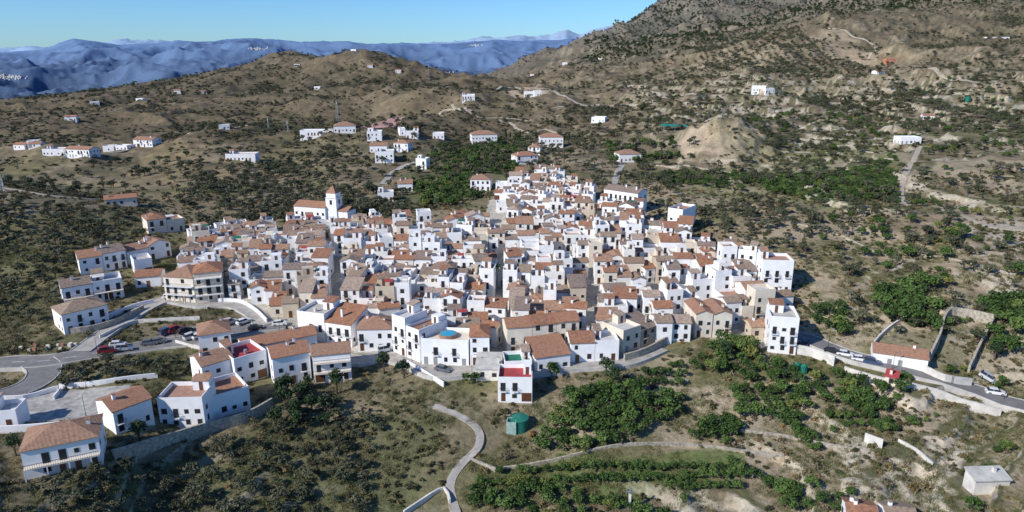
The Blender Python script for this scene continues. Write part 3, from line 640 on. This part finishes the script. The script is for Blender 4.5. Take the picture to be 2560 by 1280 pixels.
def car(p,k,ang):
    if not p: return
    o=bpy.data.objects.new('parked_car',CM[k]); S.collection.objects.link(o)
    c,s_=math.cos(ang),math.sin(ang); h1=float(H(p[0]+2*c,p[1]+2*s_));h0=float(H(p[0]-2*c,p[1]-2*s_))
    o.location=(p[0],p[1],(h0+h1)/2+.3); o.rotation_euler=(0,-math.atan2(h1-h0,4),ang)
for u,v,k,dg in [(1108,930,4,-25),(2012,862,4,60),(2080,886,2,-20),(2112,892,0,-25),(2150,905,0,-25),(2180,912,5,-25),(2464,955,1,-35),(2487,988,0,-20),(268,884,3,30),(295,868,0,20),(310,878,1,25),(375,864,4,15),(398,860,4,20),(463,832,2,50),(480,848,1,50),(500,846,0,50),(520,835,6,50),(545,842,4,55),(575,812,1,40),(610,810,0,50),(425,748,0,10),(965,880,1,20),(420,835,5,50),(440,830,3,50),(640,826,2,20),(700,815,0,10),(2270,508,4,90)]:
    car(P(u,v),k,math.radians(dg))
p=P(130,870); m=MB()
for i in range(14):
    x,y=R2.uniform(-8,8),R2.uniform(-2,2); m.box(x-.4,x+.4,y-.3,y+.3,-.2,R2.uniform(.3,.9),R2.choice([M_stone,M_green,M_palewall,M_cream,M_roofor]))
m.obj('stacked_building_materials',(p[0],p[1],float(H(*p))+.1))
print('objs',time.time()-T0)
# ---------------------------------------------------------------- ground colours
def mixc(c,d,t): return c*(1-t[...,None])+np.array(d)*t[...,None]
n40=fbm(Xg/40,Yg/40,4,101); n12=fbm(Xg/12,Yg/12,4,103); n4=fbm(Xg/3.2,Yg/3.2,3,107); n120=fbm(Xg/140,Yg/140,3,109)
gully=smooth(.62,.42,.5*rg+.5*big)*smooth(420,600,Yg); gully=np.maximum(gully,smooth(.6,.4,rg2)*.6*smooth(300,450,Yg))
col=np.zeros(Xg.shape+(3,))+np.array((.245,.195,.13))
col=mixc(col,(.19,.14,.095),smooth(.42,.62,n120)*smooth(300,600,Yg)*.8)
col=mixc(col,(.33,.27,.19),smooth(.5,.66,n12)*.75)
col=mixc(col,(.14,.14,.06),smooth(.47,.60,n40)*smooth(700,300,Yg)*.75)
right=smooth(.08,.30,Ag)
col=mixc(col,(.39,.32,.225),smooth(.44,.58,fbm(Xg/18,Yg/18,4,111))*right*smooth(1400,500,Yg)*.8)
left=smooth(-.1,-.3,Ag)
col=mixc(col,(.14,.13,.075),left*smooth(420,300,Yg)*.5)
hillL=smooth(.10,-.02,Ag)*smooth(420,560,Yg)
col=mixc(col,(.14,.105,.07),hillL*.75)
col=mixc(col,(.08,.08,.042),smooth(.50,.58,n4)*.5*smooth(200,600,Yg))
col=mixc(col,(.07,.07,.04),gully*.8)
mtn=smooth(.05,.15,Ag)*smooth(900,1400,Yg); col=mixc(col,(.11,.10,.06),mtn*smooth(.42,.56,n40)*.5)
st_=np.abs(((Zg+3*(n40-.5))/3.6)%1-.5)*2
col=mixc(col,(.075,.068,.045),smooth(.5,.9,st_)*.65*smooth(330,450,Yg)*smooth(2000,1300,Yg)*smooth(.38,.46,fbm(Xg/160,Yg/160,2,121)))
def zone(px,c,amt,soft=.6):
    poly=PP(px)
    if len(poly)<3: return
    I=inside(Xg,Yg,poly).astype(float)
    for _ in range(16):
        I[1:-1]=(I[:-2]+2*I[1:-1]+I[2:])/4; I[:,1:-1]=(I[:,:-2]+2*I[:,1:-1]+I[:,2:])/4
    I=smooth(.2,.8,I+(n12-.5)*1.4*(I>.001)*(I<.999))
    global col
    col=mixc(col,c,np.clip(I*1.0,0,1)*amt*(1-soft+soft*smooth(.35,.6,n12)))
zone([(1180,1160),(1440,1140),(1860,1120),(1870,1200),(1500,1260),(1200,1260)],(.10,.15,.04),.8,.5)
zone([(1130,1000),(1250,1000),(1240,1160),(1130,1250),(1200,1290),(1000,1290),(1100,1100)],(.22,.19,.115),.6)
zone([(1400,930),(2300,1000),(2560,1100),(2560,1290),(1900,1290),(1860,1120),(1400,1100)],(.38,.315,.225),.8)
zone([(2050,760),(2300,720),(2560,760),(2560,960),(2350,900),(2080,860)],(.42,.36,.27),.75)
zone([(1690,400),(1700,340),(1780,305),(1870,330),(1930,400),(1820,410)],(.43,.34,.25),.9,.2)
zone([(1600,430),(1900,430),(2250,400),(2250,520),(2000,520),(1700,480)],(.16,.19,.07),.7)
zone([(1750,360),(2240,340),(2240,400),(1900,430)],(.22,.22,.10),.6)
zone([(2380,560),(2560,560),(2560,720),(2450,700)],(.45,.40,.34),.75)
zone([(0,560),(380,560),(250,640),(150,800),(0,820)],(.12,.115,.065),.7)
zone([(60,1290),(80,1210),(300,1170),(700,1050),(1100,1030),(1100,1290)],(.12,.13,.058),.8)
zone([(1000,420),(1300,360),(1300,450),(1200,520),(1000,520)],(.08,.10,.04),.7)
zone([(140,470),(420,350),(520,400),(600,450),(430,500)],(.25,.195,.11),.6)
zone([(1250,230),(1340,212),(1420,235),(1330,245)],(.46,.37,.27),.8)
zone([(2030,78),(2110,70),(2210,140),(2110,170),(2060,120)],(.38,.30,.21),.8,.3)
zone([(850,245),(1000,210),(1200,205),(1230,270),(1000,300)],(.22,.175,.12),.5)
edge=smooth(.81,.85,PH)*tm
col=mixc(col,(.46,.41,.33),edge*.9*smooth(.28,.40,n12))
col=mixc(col,(.08,.095,.04),smooth(.0,.03,PH)*smooth(.22,.12,PH)*tm*.75)  # dark green terrace foot: shrub line, with its shadow painted into the colour
Iv=inside(Xg,Yg,vp).astype(float)
col=mixc(col,(.44,.41,.36),Iv)
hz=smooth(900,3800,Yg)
col=col*(1-.6*hz[...,None])+np.array((.11,.135,.19))*(.6*hz[...,None])  # haze painted into the base colour, fading distant hills to blue-grey
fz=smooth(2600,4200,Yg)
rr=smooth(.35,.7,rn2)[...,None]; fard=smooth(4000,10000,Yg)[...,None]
mt=np.array((.075,.115,.19))*(1-fard)+np.array((.125,.205,.37))*fard  # far-mountain blue is haze put into surface colour, lighter with distance
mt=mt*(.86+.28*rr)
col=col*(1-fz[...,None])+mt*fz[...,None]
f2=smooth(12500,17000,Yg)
col=mixc(col,(.27,.39,.56),f2)  # farthest range: stronger painted haze in its colour
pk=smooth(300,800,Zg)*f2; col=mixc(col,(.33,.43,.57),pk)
me=bpy.data.meshes.new('terrain')
nv=NA*NL; co=np.stack([Xg,Yg,Zg],-1).reshape(-1,3).astype(np.float32)
me.vertices.add(nv); me.vertices.foreach_set('co',co.ravel())
i,j=np.meshgrid(np.arange(NA-1),np.arange(NL-1),indexing='ij'); q=(i*NL+j).ravel()
fa=np.stack([q,q+NL,q+NL+1,q+1],1).astype(np.int32)
me.loops.add(fa.size); me.loops.foreach_set('vertex_index',fa.ravel())
me.polygons.add(len(fa)); me.polygons.foreach_set('loop_start',np.arange(0,fa.size,4,dtype=np.int32))
try: me.polygons.foreach_set('loop_total',np.full(len(fa),4,np.int32))
except Exception: pass
me.update(calc_edges=True)
me.polygons.foreach_set('use_smooth',np.ones(len(fa),bool))
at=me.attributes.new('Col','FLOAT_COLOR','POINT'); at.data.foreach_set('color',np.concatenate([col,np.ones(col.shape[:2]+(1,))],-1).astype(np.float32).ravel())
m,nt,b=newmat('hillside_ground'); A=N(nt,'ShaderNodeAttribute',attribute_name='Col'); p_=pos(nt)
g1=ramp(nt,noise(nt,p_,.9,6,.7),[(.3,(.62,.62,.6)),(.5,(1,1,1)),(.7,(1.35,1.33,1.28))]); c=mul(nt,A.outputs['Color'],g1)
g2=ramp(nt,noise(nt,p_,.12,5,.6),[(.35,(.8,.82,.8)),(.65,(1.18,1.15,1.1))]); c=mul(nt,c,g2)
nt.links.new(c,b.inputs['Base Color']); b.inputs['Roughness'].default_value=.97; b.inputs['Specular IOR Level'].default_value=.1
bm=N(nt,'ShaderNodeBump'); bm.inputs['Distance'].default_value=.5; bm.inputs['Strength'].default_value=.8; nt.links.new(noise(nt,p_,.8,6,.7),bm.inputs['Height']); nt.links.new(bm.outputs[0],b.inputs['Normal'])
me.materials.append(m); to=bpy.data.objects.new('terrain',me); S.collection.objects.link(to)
print('terrain mesh',time.time()-T0)
# ---------------------------------------------------------------- vegetation
def leafcloud(m,r,cen,rad,nclump,nleaf,ls,mat):
    vs=[];fs=[]
    cl=[]
    for _ in range(nclump):
        d=r.normal(size=3); d/=np.linalg.norm(d); d[2]=abs(d[2])*1.0-.25*(r.random()<.5); k=r.uniform(.45,.95)
        cl.append((cen[0]+d[0]*rad[0]*k,cen[1]+d[1]*rad[1]*k,cen[2]+d[2]*rad[2]*k,r.uniform(.25,.45)))
    for (x,y,z,cr) in cl:
        for _ in range(nleaf):
            d=r.normal(size=3); d/=np.linalg.norm(d); q=cr*r.uniform(.5,1.05)
            c=np.array((x+d[0]*rad[0]*q,y+d[1]*rad[1]*q,z+d[2]*rad[2]*q*.9))
            nn=d*1.2+r.normal(size=3)*.6+np.array((0,0,.5)); nn/=np.linalg.norm(nn); a=np.cross(nn,r.normal(size=3)); a/=np.linalg.norm(a)+1e-9; bb=np.cross(nn,a)
            s_=ls*r.uniform(.6,1.3); o=len(vs)
            vs+= [tuple(c+a*s_),tuple(c+bb*s_*.7),tuple(c-a*s_),tuple(c-bb*s_*.7)]; fs.append((o,o+1,o+2,o+3))
    m.add(vs,fs,mat)
def tree(name,seed,h,rad,mat,trunk=.35,nclump=16,nleaf=24,ls=.28):
    r=np.random.default_rng(seed); m=MB(); th=h*trunk
    cen=(0,0,h-rad[2]*.95)
    m.tube((0,0,-.4),(r.uniform(-.1,.1),r.uniform(-.1,.1),th),h*.05,h*.035,M_bark,6)
    for k in range(5):
        a=k*1.257+r.uniform(-.3,.3); m.tube((0,0,th*.85),(math.cos(a)*rad[0]*.55,math.sin(a)*rad[1]*.55,cen[2]+r.uniform(-.2,.3)*rad[2]),h*.028,h*.01,M_bark,4)
    leafcloud(m,r,cen,rad,nclump,nleaf,ls,mat)
    return m.mesh(name)
def srccoll(name,meshes):
    c=bpy.data.collections.new(name)
    for k,me_ in enumerate(meshes):
        o=bpy.data.objects.new(f'{name}_{k}',me_); c.objects.link(o)
    return c
orange=[tree('orange_tree',s,3.4,(1.9,1.9,1.5),L_orange,.28,20,26,.24) for s in range(5)]
olive=[tree('olive_tree',10+s,3.6,(2.0,1.9,1.35),L_olive,.35,17,20,.24) for s in range(4)]
pine=[tree('pine_tree',20+s,7,(2.1,2.1,3.0),L_pine,.4,26,26,.3) for s in range(3)]
cyp=[tree('cypress_tree',30+s,8,(.9,.9,3.8),L_pine,.1,26,20,.26) for s in range(2)]
def bushm(name,seed,mat,rad=(1,1,.8),nc=9,nl=16,ls=.2):
    r=np.random.default_rng(seed); m=MB()
    for k in range(4):
        a=r.uniform(0,6.28); m.tube((0,0,-.2),(math.cos(a)*.5,math.sin(a)*.5,.6),.05,.02,M_bark,3)
    leafcloud(m,r,(0,0,.45),rad,nc,nl,ls,mat); return m.mesh(name)
scrub=[bushm('scrub',40+s,L_scrub) for s in range(4)]; dry=[bushm('dry_bush',50+s,L_dry,(1,1,1.1),10,14,.16) for s in range(3)]
grass=[]
for s in range(3):
    r=np.random.default_rng(60+s); g=MB(); vs=[];fs=[]
    for k in range(45):
        x,y=r.normal(size=2)*.35; a=r.uniform(0,6.28); hh_=r.uniform(.2,.5); o=len(vs); dx,dy=math.cos(a)*.04,math.sin(a)*.04
        vs+=[(x-dx,y-dy,-.05),(x+dx,y+dy,-.05),(x+r.normal()*.15,y+r.normal()*.15,hh_)]; fs.append((o,o+1,o+2))
    g.add(vs,fs,L_grass); grass.append(g.mesh('grass_tuft'))
C_or=srccoll('orange_trees',orange);C_ol=srccoll('olive_trees',olive);C_pi=srccoll('pine_trees',pine);C_sc=srccoll('scrub',scrub);C_dr=srccoll('dry_bushes',dry);C_gr=srccoll('grass',grass)
def scatter(name,pts,scl,coll,nk,zs=None,sink=.1):
    pts=np.asarray(pts,float)
    if len(pts)==0: return
    z=H(pts[:,0],pts[:,1])-sink; k=len(pts)
    me_=bpy.data.meshes.new(name); me_.vertices.add(k); me_.vertices.foreach_set('co',np.stack([pts[:,0],pts[:,1],z],1).astype(np.float32).ravel())
    sc=np.stack([scl*rng.uniform(.85,1.2,k),scl*rng.uniform(.85,1.2,k),scl*rng.uniform(.75,1.2,k)*(1 if zs is None else zs)],1)
    a=me_.attributes.new('scl','FLOAT_VECTOR','POINT'); a.data.foreach_set('vector',sc.astype(np.float32).ravel())
    a=me_.attributes.new('rot','FLOAT_VECTOR','POINT'); rt=np.zeros((k,3)); rt[:,2]=rng.uniform(0,6.28,k); rt[:,:2]=rng.normal(0,.06,(k,2)); a.data.foreach_set('vector',rt.astype(np.float32).ravel())
    a=me_.attributes.new('idx','INT','POINT'); a.data.foreach_set('value',rng.integers(0,nk,k).astype(np.int32))
    o=bpy.data.objects.new(name,me_); S.collection.objects.link(o)
    ng=bpy.data.node_groups.new(name,'GeometryNodeTree'); ng.interface.new_socket('Geometry',in_out='INPUT',socket_type='NodeSocketGeometry'); ng.interface.new_socket('Geometry',in_out='OUTPUT',socket_type='NodeSocketGeometry')
    gi=ng.nodes.new('NodeGroupInput'); go=ng.nodes.new('NodeGroupOutput'); ci=ng.nodes.new('GeometryNodeCollectionInfo'); ci.inputs['Collection'].default_value=coll; ci.inputs['Separate Children'].default_value=True; ci.inputs['Reset Children'].default_value=True
    ip=ng.nodes.new('GeometryNodeInstanceOnPoints'); ip.inputs['Pick Instance'].default_value=True
    def na(nm,t):
        n_=ng.nodes.new('GeometryNodeInputNamedAttribute'); n_.data_type=t; n_.inputs['Name'].default_value=nm
        return [q for q in n_.outputs if q.enabled and q.name=='Attribute'][0]
    er=ng.nodes.new('FunctionNodeEulerToRotation')
    ng.links.new(gi.outputs[0],ip.inputs['Points']); ng.links.new(ci.outputs[0],ip.inputs['Instance']); ng.links.new(na('idx','INT'),ip.inputs['Instance Index'])
    ng.links.new(na('rot','FLOAT_VECTOR'),er.inputs[0]); ng.links.new(er.outputs[0],ip.inputs['Rotation']); ng.links.new(na('scl','FLOAT_VECTOR'),ip.inputs['Scale']); ng.links.new(ip.outputs[0],go.inputs[0])
    md=o.modifiers.new('scatter','NODES'); md.node_group=ng
occ=occ|VI
def fill(px,sp_,jit=.35,rows=None):
    poly=PP(px); xs=[p[0] for p in poly]; ys=[p[1] for p in poly]; ry=rows or sp_
    gx=np.arange(min(xs),max(xs),sp_); gy=np.arange(min(ys),max(ys),ry); X,Y=np.meshgrid(gx,gy); X=X+rng.uniform(-jit,jit,X.shape)*sp_; Y=Y+rng.uniform(-jit,jit,Y.shape)*min(ry,sp_)
    k=inside(X,Y,poly)&~is_occ(X,Y); return np.stack([X[k],Y[k]],1)
def single(name,meshes,pts,lo,hi):
    for p in pts:
        o=bpy.data.objects.new(name,random.choice(meshes)); S.collection.objects.link(o); s_=random.uniform(lo,hi)
        o.location=(p[0],p[1],float(H(p[0],p[1]))-.1); o.scale=(s_*random.uniform(.85,1.15),s_*random.uniform(.85,1.15),s_*random.uniform(.85,1.1)); o.rotation_euler=(0,0,random.uniform(0,6.28))
for px,s_,lo,hi in [([(1400,1005),(1560,975),(1720,1000),(1690,1060),(1560,1110),(1420,1140),(1330,1130)],2.9,.75,1.3),
    ([(1700,910),(1900,898),(2060,935),(2240,965),(2290,1030),(2060,1020),(1960,965),(1720,945)],3.4,.6,1.1),
    ([(1820,975),(2000,975),(2030,1070),(1900,1060),(1820,1035)],3.0,.7,1.15),([(1740,1065),(1850,1045),(1855,1110),(1740,1120)],2.9,.7,1.2),
    ([(1960,1210),(2150,1240),(2120,1300),(1930,1260)],2.9,.6,1),([(1160,1245),(1350,1215),(1620,1290),(1200,1300)],2.8,.6,1.05),
    ([(1760,870),(1880,860),(1880,905),(1760,900)],3.2,1,1.5),([(2200,720),(2330,720),(2330,830),(2180,800)],4.5,1.1,1.7),([(2010,770),(2130,780),(2140,860),(2020,820)],4,1.0,1.5),
    ([(2430,760),(2560,760),(2600,900),(2500,900)],5,1.2,1.8)]:
    pts=fill(px,s_,.3); single('orange_tree',orange,pts[:150],lo,hi)
for rp in ([(1180,1185),(1480,1165),(1850,1150),(1850,1195),(1480,1240),(1190,1240)],[(1640,1195),(1850,1185),(1870,1240),(1700,1260)],[(1600,925),(1700,918),(1720,990),(1600,965)],[(2050,1035),(2230,1050),(2220,1090),(2060,1080)]):
    single('orange_tree',orange,fill(rp,1.9,.15,3.5),.48,.74)
single('tree',pine,[p for p in PP([(720,985),(705,1000),(1530,965),(1810,900),(1515,935),(40,1140),(350,1105),(2485,900),(1010,945),(960,935)])],.6,.9)
single('cypress_tree',cyp,[p for p in PP([(1030,340),(1040,342),(1050,342),(1020,338),(1140,350),(1265,352),(1275,352),(1290,352),(1300,350),(1410,360),(1422,360),(1340,355)])],.8,1.1)
single('courtyard_tree',orange,PP([(1510,650),(1650,665),(1310,455),(1705,835),(630,740),(905,745),(1180,960),(1380,940)]),.9,1.3)
p=P(1240,728); m=MB(); m.tube((0,0,0),(0,0,8),.28,.2,M_bark,8)
for k in range(22):
    a=k*.6; pr=(0,0,8)
    for q in range(1,6):
        t=q/5; pt=(math.cos(a)*2.6*t,math.sin(a)*2.6*t,8+1.2*math.sin(t*2.6)*(.4+.6*(k%3)/2)-1.2*t*t); wd=.28*(1-.6*t)
        nx,ny=-math.sin(a)*wd,math.cos(a)*wd; m.add([(pr[0]-nx,pr[1]-ny,pr[2]-.1),(pr[0],pr[1],pr[2]+.05),(pt[0],pt[1],pt[2]+.05),(pt[0]-nx,pt[1]-ny,pt[2]-.1),(pr[0]+nx,pr[1]+ny,pr[2]-.1),(pt[0]+nx,pt[1]+ny,pt[2]-.1)],[(0,1,2,3),(1,4,5,2)],L_pine); pr=pt
m.obj('palm_tree',(p[0],p[1],float(H(*p))))
def sc_fill(name,px,sp_,lo,hi,coll,nk,jit=.5,rows=None,keep=1,zs=None):
    q=fill(px,sp_,jit,rows)
    if keep<1: q=q[rng.random(len(q))<keep]
    scatter(name,q,rng.uniform(lo,hi,len(q)),coll,nk,zs)
sc_fill('citrus_grove',[(1890,450),(2235,425),(2255,505),(2050,512),(1910,475)],2.4,.6,.85,C_or,5,.12,4.2)
sc_fill('citrus_grove',[(1640,440),(1900,438),(1900,460),(1680,462)],3,.5,.9,C_or,5)
sc_fill('dense_trees',[(1030,455),(1180,440),(1205,500),(1060,525)],3.8,.7,1.3,C_or,5,keep=.9)
sc_fill('dense_trees',[(1060,380),(1290,372),(1300,440),(1160,445),(1080,440)],5,.6,1.2,C_or,5,keep=.8)
sc_fill('dense_trees',[(1100,345),(1300,340),(1330,370),(1080,375)],8,.7,1.3,C_or,5)
sc_fill('dense_trees',[(1500,360),(1680,350),(1700,400),(1600,430),(1500,400)],9,.8,1.5,C_or,5)
sc_fill('olive_grove',[(430,490),(600,400),(800,370),(930,400),(900,500),(720,530),(480,555)],7,.7,1.3,C_ol,4,keep=.85)
sc_fill('olive_grove',[(0,505),(300,530),(360,560),(380,620),(200,640),(160,800),(-60,820),(-80,500)],4.9,.6,1.15,C_ol,4,keep=.85)
sc_fill('trees_behind_church',[(480,560),(740,530),(930,510),(1050,540),(900,550),(640,560),(540,575)],4,.8,1.4,C_ol,4)
sc_fill('wooded_slope',[(60,1300),(90,1215),(300,1180),(600,1090),(760,1000),(900,1000),(960,1080),(900,1300)],2.7,.35,.9,C_ol,4,.6,keep=.85)
sc_fill('shrubby_slope',[(900,990),(1080,1000),(1160,1100),(1120,1200),(1000,1290),(880,1290)],2.0,.35,.9,C_sc,4,.6,keep=.7)
sc_fill('shaded_trees',[(680,1030),(760,960),(860,980),(820,1080),(700,1100)],2.8,.6,1.0,C_pi,3,.5,None,.4)
sc_fill('hedge_trees',[(110,940),(300,905),(440,900),(520,930),(400,950),(150,975)],2.8,.5,.9,C_ol,4,keep=.8)
sc_fill('dense_trees',[(2050,540),(2350,560),(2560,620),(2560,760),(2300,700),(2050,620)],6,.6,1.4,C_or,5,.5,None,.55)
sc_fill('olive_grove',[(1620,560),(1900,500),(2050,540),(2050,640),(1990,700),(1850,610),(1720,580)],5.5,.6,1.2,C_ol,4,keep=.8)
sc_fill('dense_trees',[(2000,240),(2240,240),(2500,260),(2560,330),(2300,300),(2050,280)],9,1,1.8,C_ol,4,keep=.8)
sc_fill('olive_grove',[(1700,90),(1880,70),(2030,110),(2180,180),(2000,230),(1800,180)],10,1.0,1.6,C_ol,4,.15)
sc_fill('scrubland',[(900,330),(1500,260),(1900,220),(1700,340),(1450,400),(1100,420)],9.5,.6,1.4,C_ol,4,keep=.5)
def gen(ymin,ymax,count,thr,sd,scale,amax=1.05):
    a=rng.uniform(-amax,amax,count); y=np.sqrt(rng.uniform(ymin**2,ymax**2,count)); x=a*y
    nn=fbm(x/scale,y/scale,3,sd); k=(nn+rng.normal(0,.06,count)>thr)&~is_occ(x,y); return np.stack([x[k],y[k]],1)
q=gen(90,330,24000,.48,201,14); scatter('scrub',q,rng.uniform(.25,.9,len(q)),C_sc,4)
q=gen(90,330,5500,.5,203,20); scatter('dry_bushes',q,rng.uniform(.4,1.1,len(q)),C_dr,3)
q=gen(170,420,3400,.51,205,30); q=q[(q[:,0]>60)|(q[:,1]>300)]; scatter('hillside_trees',q,rng.uniform(.5,1.3,len(q)),C_ol,4)
q=gen(90,240,60000,.44,207,9); scatter('grass',q,rng.uniform(.7,1.6,len(q)),C_gr,3)
q=gen(100,700,80000,-1,221,30); f=G(PH,q[:,0],q[:,1]); T_=G(tm,q[:,0],q[:,1])>.5; nn=fbm(q[:,0]/20,q[:,1]/20,2,223); u_=rng.random(len(q))
k=T_&(f>.02)&(f<.12)&(u_<.45)&(nn>.43)&(q[:,0]>0); s_=q[k]; scatter('terrace_shrubs',s_,rng.uniform(.35,.9,len(s_))*(1+s_[:,1]/550),C_sc,4)
k=T_&(f>.35)&(f<.5)&(nn>.42)&(q[:,0]>10)&(q[:,1]<190)&(u_<.95)&~is_occ(q[:,0],q[:,1]); s_=q[k]; scatter('terraced_orchard',s_,rng.uniform(.4,.85,len(s_)),C_or,5)
k=T_&(f>.35)&(f<.5)&(nn>.47)&(q[:,0]>40)&(q[:,1]>190)&(u_<.36)&~is_occ(q[:,0],q[:,1]); s_=q[k]; scatter('terraced_orchard',s_,rng.uniform(.5,1.1,len(s_)),C_or,5)
q=gen(110,190,30000,-1,231,30); f=G(PH,q[:,0],q[:,1]); nn=fbm(q[:,0]/16,q[:,1]/16,2,233); k=(G(tm,q[:,0],q[:,1])>.4)&(f>.40)&(f<.5)&(nn>.43)&(q[:,0]>15)&(rng.random(len(q))<.4)&~is_occ(q[:,0],q[:,1]); s_=q[k]; scatter('terraced_orchard',s_,rng.uniform(.35,.75,len(s_)),C_or,5)
q=gen(330,900,14000,.52,209,45); scatter('hillside_scrub',q,rng.uniform(.6,1.7,len(q)),C_sc,4)
q=gen(330,900,8500,.53,211,60); scatter('hillside_trees',q,rng.uniform(.6,1.4,len(q)),C_ol,4)
q=gen(420,1500,24000,-1,241,60); k=G(gully,q[:,0],q[:,1])>.55; q=q[k]; scatter('gully_woodland',q,rng.uniform(.7,1.5,len(q)),C_ol,4)
q=gen(900,2600,18000,.53,213,110,1.0); scatter('distant_trees',q,rng.uniform(.8,1.8,len(q)),C_ol,4)
q=gen(800,2600,20000,.48,217,120,1.0); q=q[(q[:,0]/q[:,1]>.08)]; scatter('mountain_scrub',q,rng.uniform(.8,1.7,len(q)),C_ol,4)
q=gen(1500,2700,22000,.48,215,160,1.0); q=q[(q[:,0]/q[:,1]>.1)]; scatter('pine_forest',q,rng.uniform(.9,1.6,len(q)),C_pi,3)
print('veg',time.time()-T0)
# ---------------------------------------------------------------- light, sky, camera
el=math.radians(34); sd=Vector((-.82,-.57,0)).normalized(); sv=Vector((sd.x*math.cos(el),sd.y*math.cos(el),math.sin(el)))
sun=bpy.data.lights.new('sun','SUN'); sun.energy=5.0; sun.angle=math.radians(.5); sun.color=(1,.96,.90)
so=bpy.data.objects.new('sun',sun); S.collection.objects.link(so); so.rotation_euler=(-sv).to_track_quat('-Z','Y').to_euler(); so.location=(0,0,500)
w=bpy.data.worlds.new('World'); S.world=w; w.use_nodes=True; nt=w.node_tree; bg=nt.nodes['Background']
sk=nt.nodes.new('ShaderNodeTexSky'); sk.sky_type='NISHITA'; sk.sun_disc=False; sk.sun_elevation=el; sk.sun_rotation=math.atan2(sd.x,sd.y)%(2*math.pi); sk.altitude=700; sk.air_density=1.0; sk.dust_density=.25; sk.ozone_density=3.0
mx=nt.nodes.new('ShaderNodeMix'); mx.data_type='RGBA'; mx.blend_type='MULTIPLY'; mx.inputs[0].default_value=1; mx.inputs[7].default_value=(.74,1.20,1.78,1)
nt.links.new(sk.outputs[0],mx.inputs[6]); nt.links.new(mx.outputs[2],bg.inputs[0]); bg.inputs[1].default_value=.082
cam=bpy.data.cameras.new('camera'); cam.sensor_width=36; cam.lens=36*F/2560; cam.clip_end=100000; cam.clip_start=1
co_=bpy.data.objects.new('camera',cam); S.collection.objects.link(co_); co_.location=(0,0,CZ); co_.rotation_euler=(math.pi/2-PITCH,0,0); S.camera=co_
S.view_settings.view_transform='Standard'; S.view_settings.look='None'; S.view_settings.exposure=0
print('done',time.time()-T0)
